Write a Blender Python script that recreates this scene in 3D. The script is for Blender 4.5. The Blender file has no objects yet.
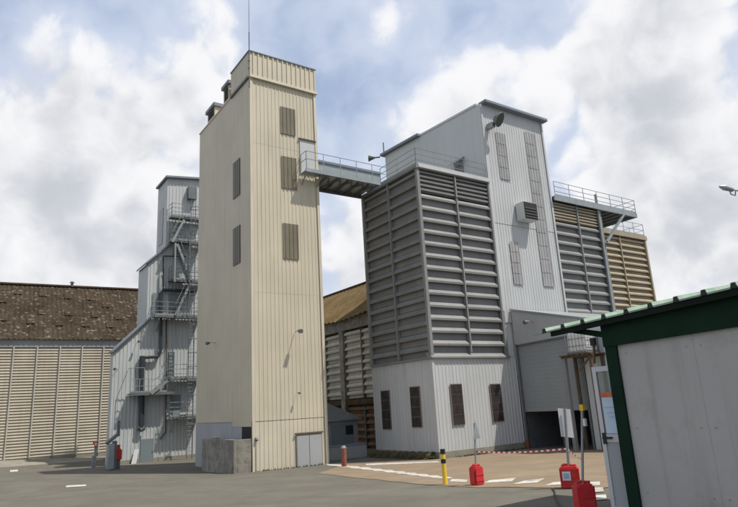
import bpy, bmesh, math, random
from mathutils import Vector, Matrix
random.seed(7)
R = math.radians
scene = bpy.context.scene
COL = scene.collection

# ------------------------------------------------------------------ camera
FPX, PITCH, ROLL, YAW, CX, CY, EYE = 600.0, R(14.16), R(-3.28), R(34.7), 369.0, 253.5, 1.75
Fh = Vector((math.sin(YAW), math.cos(YAW), 0)); Rh = Vector((math.cos(YAW), -math.sin(YAW), 0)); ZZ = Vector((0, 0, 1))
FW = Fh*math.cos(PITCH) + ZZ*math.sin(PITCH); UP0 = -Fh*math.sin(PITCH) + ZZ*math.cos(PITCH)
RT = Rh*math.cos(ROLL) + UP0*math.sin(ROLL); UP = -Rh*math.sin(ROLL) + UP0*math.cos(ROLL)
CAM = Vector((0, 0, EYE))
cd = bpy.data.cameras.new('camera'); cam = bpy.data.objects.new('camera', cd); COL.objects.link(cam)
cd.sensor_fit = 'HORIZONTAL'; cd.sensor_width = 36.0; cd.lens = FPX/738*36.0
cd.clip_start = 0.1; cd.clip_end = 4000
m = Matrix.Identity(4)
for i in range(3):
    m[i][0] = RT[i]; m[i][1] = UP[i]; m[i][2] = -FW[i]; m[i][3] = CAM[i]
cam.matrix_world = m
scene.camera = cam

# ------------------------------------------------------------------ light and sky
SUN = Vector((1.0, -1.22, 2.9)).normalized()
elev = math.asin(SUN.z); azim = math.atan2(SUN.x, SUN.y)
world = bpy.data.worlds.new('World'); scene.world = world; world.use_nodes = True
nt = world.node_tree; nt.nodes.clear()
def wn(t, **k):
    n = nt.nodes.new(t)
    for a, b in k.items(): setattr(n, a, b)
    return n
def wmath(op, a, b=None, c=None, clamp=False):
    n = wn('ShaderNodeMath', operation=op); n.use_clamp = clamp
    for i, v in enumerate((a, b, c)):
        if v is None: continue
        if isinstance(v, (int, float)): n.inputs[i].default_value = v
        else: nt.links.new(v, n.inputs[i])
    return n.outputs[0]
def wrange(v, a, b, c=0.0, d=1.0):
    n = wn('ShaderNodeMapRange', interpolation_type='SMOOTHSTEP'); nt.links.new(v, n.inputs[0])
    for i, x in enumerate((a, b, c, d)): n.inputs[i+1].default_value = x
    return n.outputs[0]
def wmix(f, a, b):
    n = wn('ShaderNodeMix', data_type='RGBA')
    if isinstance(f, float): n.inputs[0].default_value = f
    else: nt.links.new(f, n.inputs[0])
    for i, v in ((6, a), (7, b)):
        if isinstance(v, tuple): n.inputs[i].default_value = (*v, 1)
        else: nt.links.new(v, n.inputs[i])
    return n.outputs[2]
sky = wn('ShaderNodeTexSky', sky_type='NISHITA'); sky.sun_disc = False
sky.sun_elevation = elev; sky.sun_rotation = azim; sky.air_density = 1.0; sky.dust_density = 2.0; sky.ozone_density = 1.0
tc = wn('ShaderNodeTexCoord')
def ray(px, py): return FW*FPX + RT*(px-CX) - UP*(py-CY)
def wadd(a, v):
    n = wn('ShaderNodeVectorMath', operation='ADD'); nt.links.new(a, n.inputs[0])
    if isinstance(v, tuple): n.inputs[1].default_value = v
    else: nt.links.new(v, n.inputs[1])
    return n.outputs[0]
def wnoise(vec, scale, detail, rough):
    n = wn('ShaderNodeTexNoise'); nt.links.new(vec, n.inputs['Vector'])
    n.inputs['Scale'].default_value = scale; n.inputs['Detail'].default_value = detail; n.inputs['Roughness'].default_value = rough
    return n
def puffs(vec, scale, detail):
    n = wn('ShaderNodeTexVoronoi', feature='F1'); nt.links.new(vec, n.inputs['Vector'])
    n.inputs['Scale'].default_value = scale; n.inputs['Detail'].default_value = detail; n.inputs['Roughness'].default_value = 0.55
    return n.outputs['Distance']
def body(off):
    """cumulus body: broad noise with billowing cells, wobbled so that no cell shows"""
    v = wadd(tc.outputs['Generated'], off)
    wob = wn('ShaderNodeVectorMath', operation='SCALE'); nt.links.new(wnoise(v, 9.0, 2, 0.6).outputs['Color'], wob.inputs[0]); wob.inputs['Scale'].default_value = 0.09
    vv = wadd(v, wob.outputs[0])
    big = wnoise(vv, 2.5, 7, 0.60).outputs[0]
    return wmath('ADD', wmath('MULTIPLY', big, 0.9), wmath('MULTIPLY', wmath('SUBTRACT', 0.45, puffs(vv, 5.5, 2.0)), 0.26))
def lumps(v, spots):
    for (px, py, rad, amt) in spots:
        vm = wn('ShaderNodeVectorMath', operation='DISTANCE'); nt.links.new(tc.outputs['Generated'], vm.inputs[0]); vm.inputs[1].default_value = ray(px, py).normalized()
        v = wmath('ADD', v, wrange(vm.outputs['Value'], 0.0, rad*1.6, amt, 0.0))
    return v
OFF = (2.7, 0.9, 1.6)
here = body(OFF); above = body((OFF[0]+0.012, OFF[1]-0.012, OFF[2]+0.045))
dens = lumps(here, ((345, 80, 0.17, -0.16), (45, 0, 0.13, -0.16), (560, 195, 0.14, -0.10), (735, 60, 0.10, -0.06), (150, 20, 0.10, -0.06), (560, 30, 0.12, -0.05),
                    (110, 130, 0.30, 0.22), (375, 15, 0.13, 0.16), (650, 100, 0.24, 0.12), (430, 120, 0.10, 0.16), (345, 240, 0.1, 0.10), (60, 240, 0.2, 0.08), (690, 240, 0.16, 0.10)))
mask = wrange(dens, 0.32, 0.43)
thin = wrange(dens, 0.10, 0.36)
veil = wmix(wmath('MULTIPLY', thin, 0.85), wmix(0.66, sky.outputs[0], (5.3, 6.5, 8.9)), (6.9, 7.6, 9.1))
relief = wmath('MULTIPLY', wmath('SUBTRACT', here, above), 3.2)
tone = wmath('ADD', relief, wrange(dens, 0.40, 0.66, 0.80, 0.22))
lit = wrange(tone, 0.10, 0.95)
cloud = wmix(lit, (6.1, 6.35, 6.9), (9.9, 9.9, 10.1))
bg = wn('ShaderNodeBackground'); nt.links.new(wmix(mask, veil, cloud), bg.inputs[0]); bg.inputs[1].default_value = 0.092
world.cycles.sampling_method = 'MANUAL'; world.cycles.sample_map_resolution = 512
wo = wn('ShaderNodeOutputWorld'); nt.links.new(bg.outputs[0], wo.inputs[0])
sd = bpy.data.lights.new('sun', 'SUN'); sun = bpy.data.objects.new('sun', sd); COL.objects.link(sun)
sd.energy = 4.8; sd.angle = R(0.6); sd.color = (1.0, 0.95, 0.87)
sun.rotation_euler = SUN.to_track_quat('Z', 'Y').to_euler(); sun.location = (0, 0, 60)
vs = scene.view_settings
vs.view_transform = 'Standard'; vs.look = 'None'; vs.exposure = 0.06; vs.gamma = 1.0; vs.use_curve_mapping = False
scene.render.resolution_x = 1024; scene.render.resolution_y = 703

# ------------------------------------------------------------------ pixel rays (photo pixels, 738 x 507)
def atz(px, py, z): d = ray(px, py); return CAM + d*((z-EYE)/d.z)
def atx(px, py, X): d = ray(px, py); return CAM + d*(X/d.x)
def aty(px, py, Y): d = ray(px, py); return CAM + d*(Y/d.y)
def ground_z(x, y):
    d = x*Fh.x + y*Fh.y
    sp = lambda u: (math.log1p(math.exp(-abs(u)/1.3)) + max(u/1.3, 0))*1.3
    t = (sp(d-14) - sp(d-32))/18
    zn = -0.013*min(max(d, -20), 16)
    zf = -1.28 - 0.012*min(max(y-30.5, -8), 20)
    rise = 0.42*min(max((y-54)/6, 0), 1)*min(max((13.0-x)/9, 0), 2.5)
    left = 0.05*min(max(12.0-x, 0), 9)*min(max((d-24)/8, 0), 1)*min(max((50-y)/6, 0), 1)
    return zn*(1-t) + zf*t + rise + left
def gpx(px, py, lift=0.0):
    z = -0.5
    for _ in range(60):
        p = atz(px, py, z); z += 0.5*(ground_z(p.x, p.y)-z)
    p = atz(px, py, z); p.z = ground_z(p.x, p.y) + lift
    return p

# ------------------------------------------------------------------ materials
MATS = {}
def mat(name, col, rough=0.6, var=0.12, scale=1.5, streak=0.0, spec=0.4, metal=0.0, col2=None, thr=(0.45, 0.6), scale2=3.0, bump=0.0, bscale=40.0, rnd=0.0, grain=0.0, stretch=(1, 1, 1)):
    """painted / mineral surface: base colour with soft mottling, optional vertical dirt streaks and a second patchy colour"""
    M = bpy.data.materials.new(name); M.use_nodes = True; t = M.node_tree; b = t.nodes['Principled BSDF']
    L = t.links
    geo = t.nodes.new('ShaderNodeNewGeometry')
    def mapping(s):
        k = t.nodes.new('ShaderNodeMapping'); L.new(geo.outputs['Position'], k.inputs[0]); k.inputs['Scale'].default_value = s; return k.outputs[0]
    def noise(vec, s, d=4, r=0.55):
        k = t.nodes.new('ShaderNodeTexNoise'); L.new(vec, k.inputs['Vector']); k.inputs['Scale'].default_value = s; k.inputs['Detail'].default_value = d; k.inputs['Roughness'].default_value = r; return k.outputs[0]
    def rng(v, a, b_, c, d_):
        k = t.nodes.new('ShaderNodeMapRange'); L.new(v, k.inputs[0])
        for i, x in enumerate((a, b_, c, d_)): k.inputs[i+1].default_value = x
        return k.outputs[0]
    def mix(f, a, c, blend='MIX'):
        k = t.nodes.new('ShaderNodeMix'); k.data_type = 'RGBA'; k.blend_type = blend
        if isinstance(f, float): k.inputs[0].default_value = f
        else: L.new(f, k.inputs[0])
        for i, v in ((6, a), (7, c)):
            if isinstance(v, tuple): k.inputs[i].default_value = (*v, 1)
            else: L.new(v, k.inputs[i])
        return k.outputs[2]
    pos = mapping(stretch)
    n1 = noise(pos, scale)
    c = mix(rng(n1, 0.3, 0.7, 0.0, 1.0), tuple(x*(1-var) for x in col), tuple(min(x*(1+var), 0.95) for x in col))
    if col2:
        n2 = noise(pos, scale2, 7, 0.65)
        c = mix(rng(n2, thr[0], thr[1], 0.0, 1.0), c, col2)
    if streak:
        n3 = noise(mapping((2.2, 2.2, 0.10)), 1.7, 5, 0.65)
        c = mix(rng(n3, 0.50, 0.74, 0.0, streak), c, tuple(x*0.5 for x in (col[0], col[1]*0.93, col[2]*0.82)))
    if grain:
        n4 = noise(pos, 38.0, 3, 0.7); n5 = noise(mapping((0.9, 0.35, 1)), 1.3, 6, 0.6)
        c = mix(rng(n4, 0.35, 0.65, grain, 0.0), c, tuple(x*0.45 for x in col)); c = mix(rng(n5, 0.5, 0.75, 0.0, grain*.9), c, tuple(x*0.6 for x in col))
    if rnd:
        oi = t.nodes.new('ShaderNodeObjectInfo')
        c = mix(rng(oi.outputs['Random'], 0, 1, 0.0, rnd), c, tuple(x*0.55 for x in col))
    L.new(c, b.inputs['Base Color'])
    b.inputs['Roughness'].default_value = rough; b.inputs['Metallic'].default_value = metal; b.inputs['Specular IOR Level'].default_value = spec
    if bump:
        bn = t.nodes.new('ShaderNodeBump'); bn.inputs['Strength'].default_value = bump; bn.inputs['Distance'].default_value = 0.02
        L.new(noise(pos, bscale, 6, 0.7), bn.inputs['Height']); L.new(bn.outputs[0], b.inputs['Normal'])
    MATS[name] = M
    return M
mat('asphalt', (0.146, 0.135, 0.107), 0.9, 0.14, 0.35, col2=(0.108, 0.100, 0.082), thr=(0.42, 0.72), scale2=0.9, bump=0.35, bscale=55, grain=0.45, spec=0.25)
mat('tan_ground', (0.25, 0.187, 0.125), 0.92, 0.14, 0.5, col2=(0.205, 0.165, 0.115), thr=(0.45, 0.7), scale2=1.1, bump=0.3, bscale=45, grain=0.45, spec=0.2)
mat('pale_concrete', (0.27, 0.25, 0.20), 0.9, 0.12, 0.7, col2=(0.2, 0.18, 0.145), thr=(0.5, 0.75), scale2=1.3, grain=0.45, spec=0.2)
mat('road_paint', (0.48, 0.47, 0.43), 0.8, 0.08, 2.0, col2=(0.24, 0.19, 0.14), thr=(0.48, 0.66), scale2=4.0)
mat('cream', (0.50, 0.452, 0.338), 0.5, 0.07, 0.35, streak=0.26)
mat('cream_trim', (0.53, 0.48, 0.37), 0.5, 0.07, 0.6, streak=0.25)
mat('pale_panel', (0.34, 0.345, 0.35), 0.55, 0.06, 0.6, streak=0.25)
mat('white_clad', (0.45, 0.46, 0.455), 0.48, 0.06, 0.4, streak=0.28)
mat('white_flat', (0.50, 0.525, 0.52), 0.5, 0.05, 0.3, streak=0.16)
mat('trans_cream', (0.17, 0.15, 0.10), 0.35, 0.12, 1.2, streak=0.3)
mat('trans_white', (0.315, 0.31, 0.305), 0.3, 0.12, 1.4, streak=0.3)
mat('vent_olive', (0.10, 0.092, 0.066), 0.5, 0.15, 1.5, streak=0.2)
mat('window_dark', (0.040, 0.034, 0.032), 0.3, 0.35, 2.5, streak=0.2)
mat('window_frame', (0.20, 0.155, 0.145), 0.5, 0.1, 2)
mat('louvre_grey', (0.195, 0.197, 0.19), 0.55, 0.12, 0.8, streak=0.35, rnd=0.30)
mat('post_grey', (0.20, 0.20, 0.195), 0.55, 0.08, 0.8, streak=0.15)
mat('louvre_brown', (0.33, 0.275, 0.19), 0.6, 0.12, 0.8, streak=0.3, rnd=0.25)
mat('louvre_beige', (0.40, 0.355, 0.27), 0.7, 0.14, 0.5, streak=0.35, rnd=0.12)
mat('louvre_tan', (0.36, 0.315, 0.235), 0.6, 0.1, 0.8, streak=0.2, rnd=0.2)
mat('louvre_old', (0.50, 0.475, 0.40), 0.75, 0.16, 0.8, streak=0.5, rnd=0.3)
mat('louvre_rust', (0.15, 0.085, 0.045), 0.8, 0.3, 1.5, streak=0.4, rnd=0.4)
mat('batten', (0.42, 0.41, 0.36), 0.6, 0.08, 1)
mat('dark_void', (0.025, 0.024, 0.022), 0.9, 0.2, 1)
mat('old_concrete', (0.24, 0.225, 0.19), 0.9, 0.25, 0.8, streak=0.55, col2=(0.13, 0.12, 0.095), thr=(0.46, 0.66), scale2=2.2, bump=0.4, bscale=14)
mat('grey_render', (0.27, 0.275, 0.275), 0.85, 0.1, 0.6, streak=0.2)
mat('annex_grey', (0.38, 0.385, 0.38), 0.55, 0.05, 0.4, streak=0.15)
mat('shutter', (0.26, 0.28, 0.28), 0.45, 0.06, 0.5, streak=0.15)
mat('galv', (0.27, 0.30, 0.305), 0.45, 0.12, 2.0, metal=0.35)
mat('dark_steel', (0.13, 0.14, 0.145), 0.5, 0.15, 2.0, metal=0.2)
mat('slate_trim', (0.17, 0.195, 0.225), 0.5, 0.08, 1.5)
mat('stair_clad', (0.43, 0.45, 0.44), 0.5, 0.06, 0.4, streak=0.4)
mat('stair_door', (0.17, 0.20, 0.21), 0.5, 0.06, 1.0)
mat('pipe_dark', (0.032, 0.038, 0.042), 0.45, 0.15, 2.0)
mat('lichen_roof', (0.046, 0.034, 0.022), 0.95, 0.30, 0.5, col2=(0.20, 0.185, 0.155), thr=(0.56, 0.68), scale2=2.6, bump=0.5, bscale=6, spec=0.1)
mat('lichen_gold', (0.135, 0.094, 0.042), 0.95, 0.25, 0.5, col2=(0.09, 0.066, 0.04), thr=(0.5, 0.66), scale2=1.6, bump=0.5, bscale=6, spec=0.1)
mat('faded_sheet', (0.056, 0.045, 0.032), 0.7, 0.2, 1.5, col2=(0.055, 0.038, 0.024), thr=(0.42, 0.6), scale2=2.8)
mat('moss_edge', (0.085, 0.06, 0.04), 0.95, 0.3, 1.2, spec=0.1)
mat('slate_roof', (0.115, 0.12, 0.125), 0.75, 0.12, 0.8)
mat('red_plastic', (0.52, 0.020, 0.024), 0.5, 0.12, 4.0, col2=(0.40, 0.06, 0.05), thr=(0.48, 0.72), scale2=9.0)
mat('red_paint', (0.50, 0.035, 0.025), 0.5, 0.15, 3.0)
mat('rust_paint', (0.22, 0.075, 0.042), 0.7, 0.25, 5.0)
mat('yellow_paint', (0.74, 0.50, 0.045), 0.5, 0.08, 3.0, streak=0.2)
mat('black_paint', (0.016, 0.016, 0.018), 0.5, 0.2, 3.0)
mat('white_board', (0.70, 0.70, 0.70), 0.5, 0.04, 3.0)
mat('tape_red', (0.62, 0.03, 0.035), 0.4, 0.05, 3.0)
mat('tape_white', (0.80, 0.78, 0.75), 0.4, 0.05, 3.0)
mat('sticker_blue', (0.30, 0.46, 0.62), 0.5, 0.08, 6.0)
mat('shed_panel', (0.39, 0.38, 0.36), 0.6, 0.07, 0.7, streak=0.34, col2=(0.29, 0.275, 0.25), thr=(0.52, 0.78), scale2=1.4, bump=0.08, bscale=70)
mat('shed_green', (0.006, 0.022, 0.012), 0.7, 0.2, 2.0, spec=0.12)
mat('roof_green', (0.22, 0.31, 0.23), 0.65, 0.2, 2.5, col2=(0.32, 0.37, 0.31), thr=(0.5, 0.7), scale2=4.0)
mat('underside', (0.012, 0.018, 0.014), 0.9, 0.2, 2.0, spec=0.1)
mat('alu', (0.52, 0.53, 0.53), 0.4, 0.05, 2.0, metal=0.3)
mat('door_panel', (0.32, 0.335, 0.345), 0.5, 0.05, 2.0, streak=0.2)
mat('poster_orange', (0.55, 0.13, 0.06), 0.6, 0.2, 6.0)
mat('poster_blue', (0.46, 0.58, 0.68), 0.6, 0.06, 6.0)
mat('tank_white', (0.72, 0.71, 0.68), 0.4, 0.05, 2.0)
mat('wood', (0.10, 0.072, 0.046), 0.8, 0.2, 3.0)
mat('soil', (0.075, 0.055, 0.038), 0.95, 0.35, 2.0, bump=0.6, bscale=12, spec=0.1)
mat('weed', (0.06, 0.085, 0.03), 0.8, 0.35, 5.0, spec=0.2)
mat('lens', (0.02, 0.022, 0.025), 0.15, 0.2, 3.0)
mat('crack', (0.03, 0.03, 0.03), 0.7, 0.2, 3.0)
mat('yellow_tag', (0.72, 0.46, 0.03), 0.5, 0.05, 3.0)
# glass: dusty, mostly see-through
G = bpy.data.materials.new('glass'); G.use_nodes = True; t = G.node_tree
b = t.nodes['Principled BSDF']; b.inputs['Base Color'].default_value = (0.30, 0.34, 0.30, 1); b.inputs['Roughness'].default_value = 0.08
tr = t.nodes.new('ShaderNodeBsdfTransparent'); tr.inputs[0].default_value = (0.86, 0.9, 0.87, 1)
mx = t.nodes.new('ShaderNodeMixShader'); mx.inputs[0].default_value = 0.38
t.links.new(tr.outputs[0], mx.inputs[1]); t.links.new(b.outputs[0], mx.inputs[2]); t.links.new(mx.outputs[0], t.nodes['Material Output'].inputs[0]); MATS['glass'] = G

# ------------------------------------------------------------------ mesh helpers
class MB:
    def __init__(s): s.v = []; s.f = []; s.mi = []
    def poly(s, pts, mi=0):
        n = len(s.v); s.v += [tuple(p) for p in pts]; s.f.append(tuple(range(n, n+len(pts)))); s.mi.append(mi); return s
    def box(s, x0, x1, y0, y1, z0, z1, mi=0):
        n = len(s.v); s.v += [(x, y, z) for z in (z0, z1) for y in (y0, y1) for x in (x0, x1)]
        s.f += [tuple(n+i for i in q) for q in ((0, 2, 3, 1), (4, 5, 7, 6), (0, 1, 5, 4), (2, 6, 7, 3), (0, 4, 6, 2), (1, 3, 7, 5))]; s.mi += [mi]*6; return s
    def prism(s, prof, axis, a, b, mi=0):
        """closed 2D profile extruded along axis: axis x -> profile (y,z); y -> (x,z); z -> (x,y)"""
        def P(u, v, w): return {'x': (w, u, v), 'y': (u, w, v), 'z': (u, v, w)}[axis]
        k = len(prof); n = len(s.v)
        s.v += [P(u, v, a) for u, v in prof] + [P(u, v, b) for u, v in prof]
        s.f.append(tuple(range(n, n+k))); s.f.append(tuple(range(n+2*k-1, n+k-1, -1)))
        s.f += [(n+i, n+k+i, n+k+(i+1) % k, n+(i+1) % k) for i in range(k)]; s.mi += [mi]*(k+2); return s
    def tube(s, p, q, r, n=6, mi=0, r2=None):
        p = Vector(p); q = Vector(q); d = (q-p)
        if d.length < 1e-6: return s
        d.normalize(); u = d.orthogonal().normalized(); w = d.cross(u); k = len(s.v); r2 = r if r2 is None else r2
        for c, rr in ((p, r), (q, r2)):
            for i in range(n):
                a = 2*math.pi*(i+.5)/n; s.v.append(tuple(c + u*math.cos(a)*rr + w*math.sin(a)*rr))
        s.f += [(k+i, k+(i+1) % n, k+n+(i+1) % n, k+n+i) for i in range(n)] + [tuple(range(k+n-1, k-1, -1)), tuple(range(k+n, k+2*n))]; s.mi += [mi]*(n+2); return s
    def path(s, pts, r, n=6, mi=0):
        for a, b in zip(pts, pts[1:]): s.tube(a, b, r, n, mi)
        return s
    def bar(s, p, q, w, h, mi=0):
        """square bar between two points (w horizontal, h vertical)"""
        p = Vector(p); q = Vector(q); d = (q-p).normalized()
        u = d.cross(Vector((0, 0, 1)))
        if u.length < 1e-3: u = Vector((1, 0, 0))
        u.normalize(); v = u.cross(d); k = len(s.v)
        for c in (p, q):
            for a, b in ((-1, -1), (1, -1), (1, 1), (-1, 1)): s.v.append(tuple(c + u*a*w/2 + v*b*h/2))
        s.f += [tuple(k+i for i in f) for f in ((0, 1, 2, 3), (7, 6, 5, 4), (0, 4, 5, 1), (1, 5, 6, 2), (2, 6, 7, 3), (3, 7, 4, 0))]; s.mi += [mi]*6; return s
    def ribs(s, axis, a0, a1, c, z0, z1, pitch=0.3, depth=0.04, mi=0):
        """trapezoidal sheet facing -y (axis 'x') or -x (axis 'y'); z0, z1 numbers or functions of a"""
        f0 = z0 if callable(z0) else (lambda a: z0); f1 = z1 if callable(z1) else (lambda a: z1)
        n = max(1, round((a1-a0)/pitch)); p = (a1-a0)/n; prof = []
        for i in range(n):
            a = a0 + i*p; prof += [(a, 0), (a+.58*p, 0), (a+.68*p, depth), (a+.90*p, depth)]
        prof.append((a1, 0))
        P = (lambda a, o, z: (a, c-o, z)) if axis == 'x' else (lambda a, o, z: (c-o, a, z))
        for (a, o), (b, q) in zip(prof, prof[1:]):
            s.poly([P(a, o, f0(a)), P(b, q, f0(b)), P(b, q, f1(b)), P(a, o, f1(a))] if axis == 'x' else [P(b, q, f0(b)), P(a, o, f0(a)), P(a, o, f1(a)), P(b, q, f1(b))], mi)
        return s
    def build(s, name, mats, parent=None, bevel=0.0, smooth=False, loc=None, origin=None):
        o0 = Vector((0, 0, 0))
        if origin is not None: o0 = Vector(origin)
        elif parent is not None:
            r = parent
            while r.parent: r = r.parent
            o0 = Vector(r['_o']) if '_o' in r else Vector((0, 0, 0))
        me = bpy.data.meshes.new(name); me.from_pydata([tuple(Vector(v)-o0) for v in s.v], [], s.f); me.validate(clean_customdata=False)
        for mm in (mats if isinstance(mats, (list, tuple)) else [mats]): me.materials.append(MATS[mm])
        for p, i in zip(me.polygons, s.mi): p.material_index = i
        bm = bmesh.new(); bm.from_mesh(me)
        if bevel:
            bmesh.ops.bevel(bm, geom=[e for e in bm.edges if len(e.link_faces) == 2 and e.calc_face_angle(0) > 0.5], offset=bevel, segments=2 if bevel > .02 else 1, affect='EDGES', clamp_overlap=True)
        if smooth:
            for f in bm.faces: f.smooth = True
        bm.to_mesh(me); bm.free()
        o = bpy.data.objects.new(name, me); COL.objects.link(o)
        if origin is not None and parent is None: o.location = o0
        if parent is not None: o.parent = parent
        if loc is not None: o.location = loc
        return o
def thing(name, label, cat, loc, group=None):
    o = bpy.data.objects.new(name, None); COL.objects.link(o); o.location = loc; o.empty_display_size = .3
    o['label'] = label; o['category'] = cat; o['_o'] = tuple(loc)
    if group: o['group'] = group
    return o
def tag(o, label, cat, group=None):
    o['label'] = label; o['category'] = cat
    if group: o['group'] = group
    return o
def struct(o): o['kind'] = 'structure'; return o
def piece(src, parent, loc, name=None, scale=None):
    """another object sharing src's mesh, placed at a world position under parent"""
    c = src.copy(); COL.objects.link(c); c.parent = parent
    r = parent
    while r.parent: r = r.parent
    c.location = Vector(loc) - Vector(r['_o'])
    if scale: c.scale = scale
    return c
def local_mesh(mb, name, mats):
    me = bpy.data.meshes.new(name); me.from_pydata([tuple(v) for v in mb.v], [], mb.f)
    for mm in (mats if isinstance(mats, (list, tuple)) else [mats]): me.materials.append(MATS[mm])
    for p, i in zip(me.polygons, mb.mi): p.material_index = i
    me.validate(); bm = bmesh.new(); bm.from_mesh(me); bmesh.ops.recalc_face_normals(bm, faces=bm.faces); bm.to_mesh(me); bm.free(); return me
def place(me, name, parent, loc, rotz=0.0, jitter=0.0):
    o = bpy.data.objects.new(name, me); COL.objects.link(o); o.parent = parent
    r = parent
    while r.parent: r = r.parent
    o.location = Vector(loc) - Vector(r['_o']); o.rotation_euler = (random.uniform(-jitter, jitter), random.uniform(-jitter, jitter)*.3, rotz); return o
def railing(mb, pts, h=1.05, step=1.4, rails=(1.0, 0.55), r=0.022, toe=True, mi=0):
    for a, b in zip(pts, pts[1:]):
        a = Vector(a); b = Vector(b); n = max(1, round((b-a).length/step))
        for i in range(n+1):
            p = a.lerp(b, i/n); mb.tube(p, p+Vector((0, 0, h)), r*1.1, 5, mi)
        for k in rails: mb.tube(a+Vector((0, 0, h*k)), b+Vector((0, 0, h*k)), r, 5, mi)
        if toe: mb.bar(a+Vector((0, 0, .09)), b+Vector((0, 0, .09)), .012, .14, mi)

# ================================================================== SETTING
# ground: one sheet out to the horizon, fine near the camera
xs = [-900, -400, -200, -100, -60, -40, -25] + [i*1.0 for i in range(-16, 60)] + [62, 70, 85, 120, 200, 400, 900]
ys = [-300, -120, -60, -30, -15] + [i*1.0 for i in range(-10, 80)] + [84, 95, 120, 180, 300, 600, 1200]
gm = MB(); nx = len(xs)
gm.v = [(x, y, ground_z(x, y)) for y in ys for x in xs]
gm.f = [(j*nx+i, j*nx+i+1, (j+1)*nx+i+1, (j+1)*nx+i) for j in range(len(ys)-1) for i in range(nx-1)]; gm.mi = [0]*len(gm.f)
ground = struct(gm.build('ground', 'asphalt', smooth=True))
def sheet(name, quad, mt, lift, parent=None, n=12, k=6):
    """a thin coat on the ground inside four photo-pixel corners"""
    A, B, C, D = [gpx(*q) for q in quad]; mb = MB(); vv = []
    for j in range(k+1):
        for i in range(n+1):
            p = A.lerp(B, i/n).lerp(D.lerp(C, i/n), j/k); mb.v.append((p.x, p.y, ground_z(p.x, p.y)+lift))
    mb.f = [(j*(n+1)+i, j*(n+1)+i+1, (j+1)*(n+1)+i+1, (j+1)*(n+1)+i) for j in range(k) for i in range(n)]; mb.mi = [0]*len(mb.f)
    o = mb.build(name, mt, parent, origin=(0, 0, 0) if parent else None)
    return o
def area(name, pts, mt, lift, cell=0.5):
    """flat coat over a world polygon following the ground"""
    bm = bmesh.new(); bm.faces.new([bm.verts.new((x, y, 0)) for x, y in pts])
    x0, x1 = min(p[0] for p in pts), max(p[0] for p in pts); y0, y1 = min(p[1] for p in pts), max(p[1] for p in pts)
    for ax, lo, hi in (((1, 0, 0), x0, x1), ((0, 1, 0), y0, y1)):
        c = math.ceil(lo)
        while c < hi:
            bmesh.ops.bisect_plane(bm, geom=bm.verts[:]+bm.edges[:]+bm.faces[:], plane_co=(c*ax[0], c*ax[1], 0), plane_no=ax); c += cell*2
    bmesh.ops.triangulate(bm, faces=bm.faces[:])
    for v in bm.verts: v.co.z = ground_z(v.co.x, v.co.y)+lift
    bmesh.ops.recalc_face_normals(bm, faces=bm.faces[:])
    me = bpy.data.meshes.new(name); bm.to_mesh(me); bm.free(); me.materials.append(MATS[mt])
    o = bpy.data.objects.new(name, me); COL.objects.link(o); return o
def xy(px, py): p = gpx(px, py); return (p.x, p.y)
fore = struct(area('forecourt', [xy(318+i*12.2+random.uniform(-2, 2), 474+min(i*1.2, 13)+.12*max(i-11, 0)+random.uniform(-.55, .55)) for i in range(24)] + [ (16, 8), (27.9, 17), (27.9, 25.3), (21.7, 25.3), xy(340, 464.5)], 'tan_ground', 0.010))
fore['_o'] = (0, 0, 0)
apron = struct(area('concrete_apron', [(-14, 56.5), (10.6, 56.5), (12.5, 62.0), (-14, 63.6)], 'pale_concrete', 0.012))
for q in (((490, 480.6), (516, 478.2), (512, 481.6), (484, 483.4)), ((524, 481.2), (545, 478.8), (537, 483.0), (512, 484.6)), ((553, 482.8), (572, 481.2), (566, 485.0), (545, 485.8)), ((452, 479.4), (468, 480), (466, 482.6), (450, 481.8)), ((590, 482.5), (600, 482), (600, 485.5), (590, 486)), ((592, 488.5), (603, 488), (604, 492), (593, 492.6)), ((593, 496), (606, 495), (607, 500), (594, 501)),
          ((366, 463.8), (437, 461.3), (440, 462.4), (366, 465.4)),
          *[((337+i*11.5-12, 464.2+i*1.38), (337+i*11.5+9, 464.8+i*1.38), (337+i*11.5+13, 466.5+i*1.38), (337+i*11.5-8, 465.7+i*1.38)) for i in range(10)]):
    sheet('painted_stripe', q, 'road_paint', 0.016, fore, 6, 3)
for q in (((10, 470.2), (18, 469.6), (18, 471.4), (10, 472)), ((66, 485.6), (86, 484.6), (86, 486.2), (66, 487.4))):
    w = struct(sheet('road_marking', q, 'road_paint', 0.012, None, 3, 2))

# ================================================================== CREAM TOWER
TX0, TX1, TY0, TY1, TZ, TP, GB = 13.12, 17.6, 30.57, 39.66, 21.5, 23.15, -1.9
T = thing('cream_tower', 'tall cream ribbed metal tower with a mast, in the middle left', 'tower', (15.3, 35.1, -1.35))
MB().box(TX0+.08, TX1-.05, TY0+.1, TY1, GB, TZ-.05).build('core_wall', 'cream', T)
for i_, (za, zb_) in enumerate(((1.25, 8.2), (8.19, 12.7), (12.69, 17.2), (17.19, TZ))):
    MB().ribs('x', TX0, TX1, TY0-.005*(i_ % 2), za, zb_, .25, .022).build('front_cladding', 'cream', T)
MB().ribs('x', TX0, TX1, TY0+.012, GB, 1.22, .25, .022).build('lower_cladding', 'cream_trim', T)
MB().ribs('y', TY0, TY1, TX0, 1.25, TZ, .30, .012).build('side_cladding', 'cream', T)
MB().ribs('y', TY0, TY1, TX0+.012, GB, 1.22, .30, .012).build('side_lower_panel', 'pale_panel', T)
MB().ribs('y', TY0+.1, 33.4, TX0-.004, 1.0, 1.25, .30, .012).build('side_lower_panel', 'cream', T)
pr = MB().box(TX0-.04, TX1+.04, TY0+.02, 33.5, TZ-.02, TP).build('parapet_box', 'cream', T)
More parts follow.
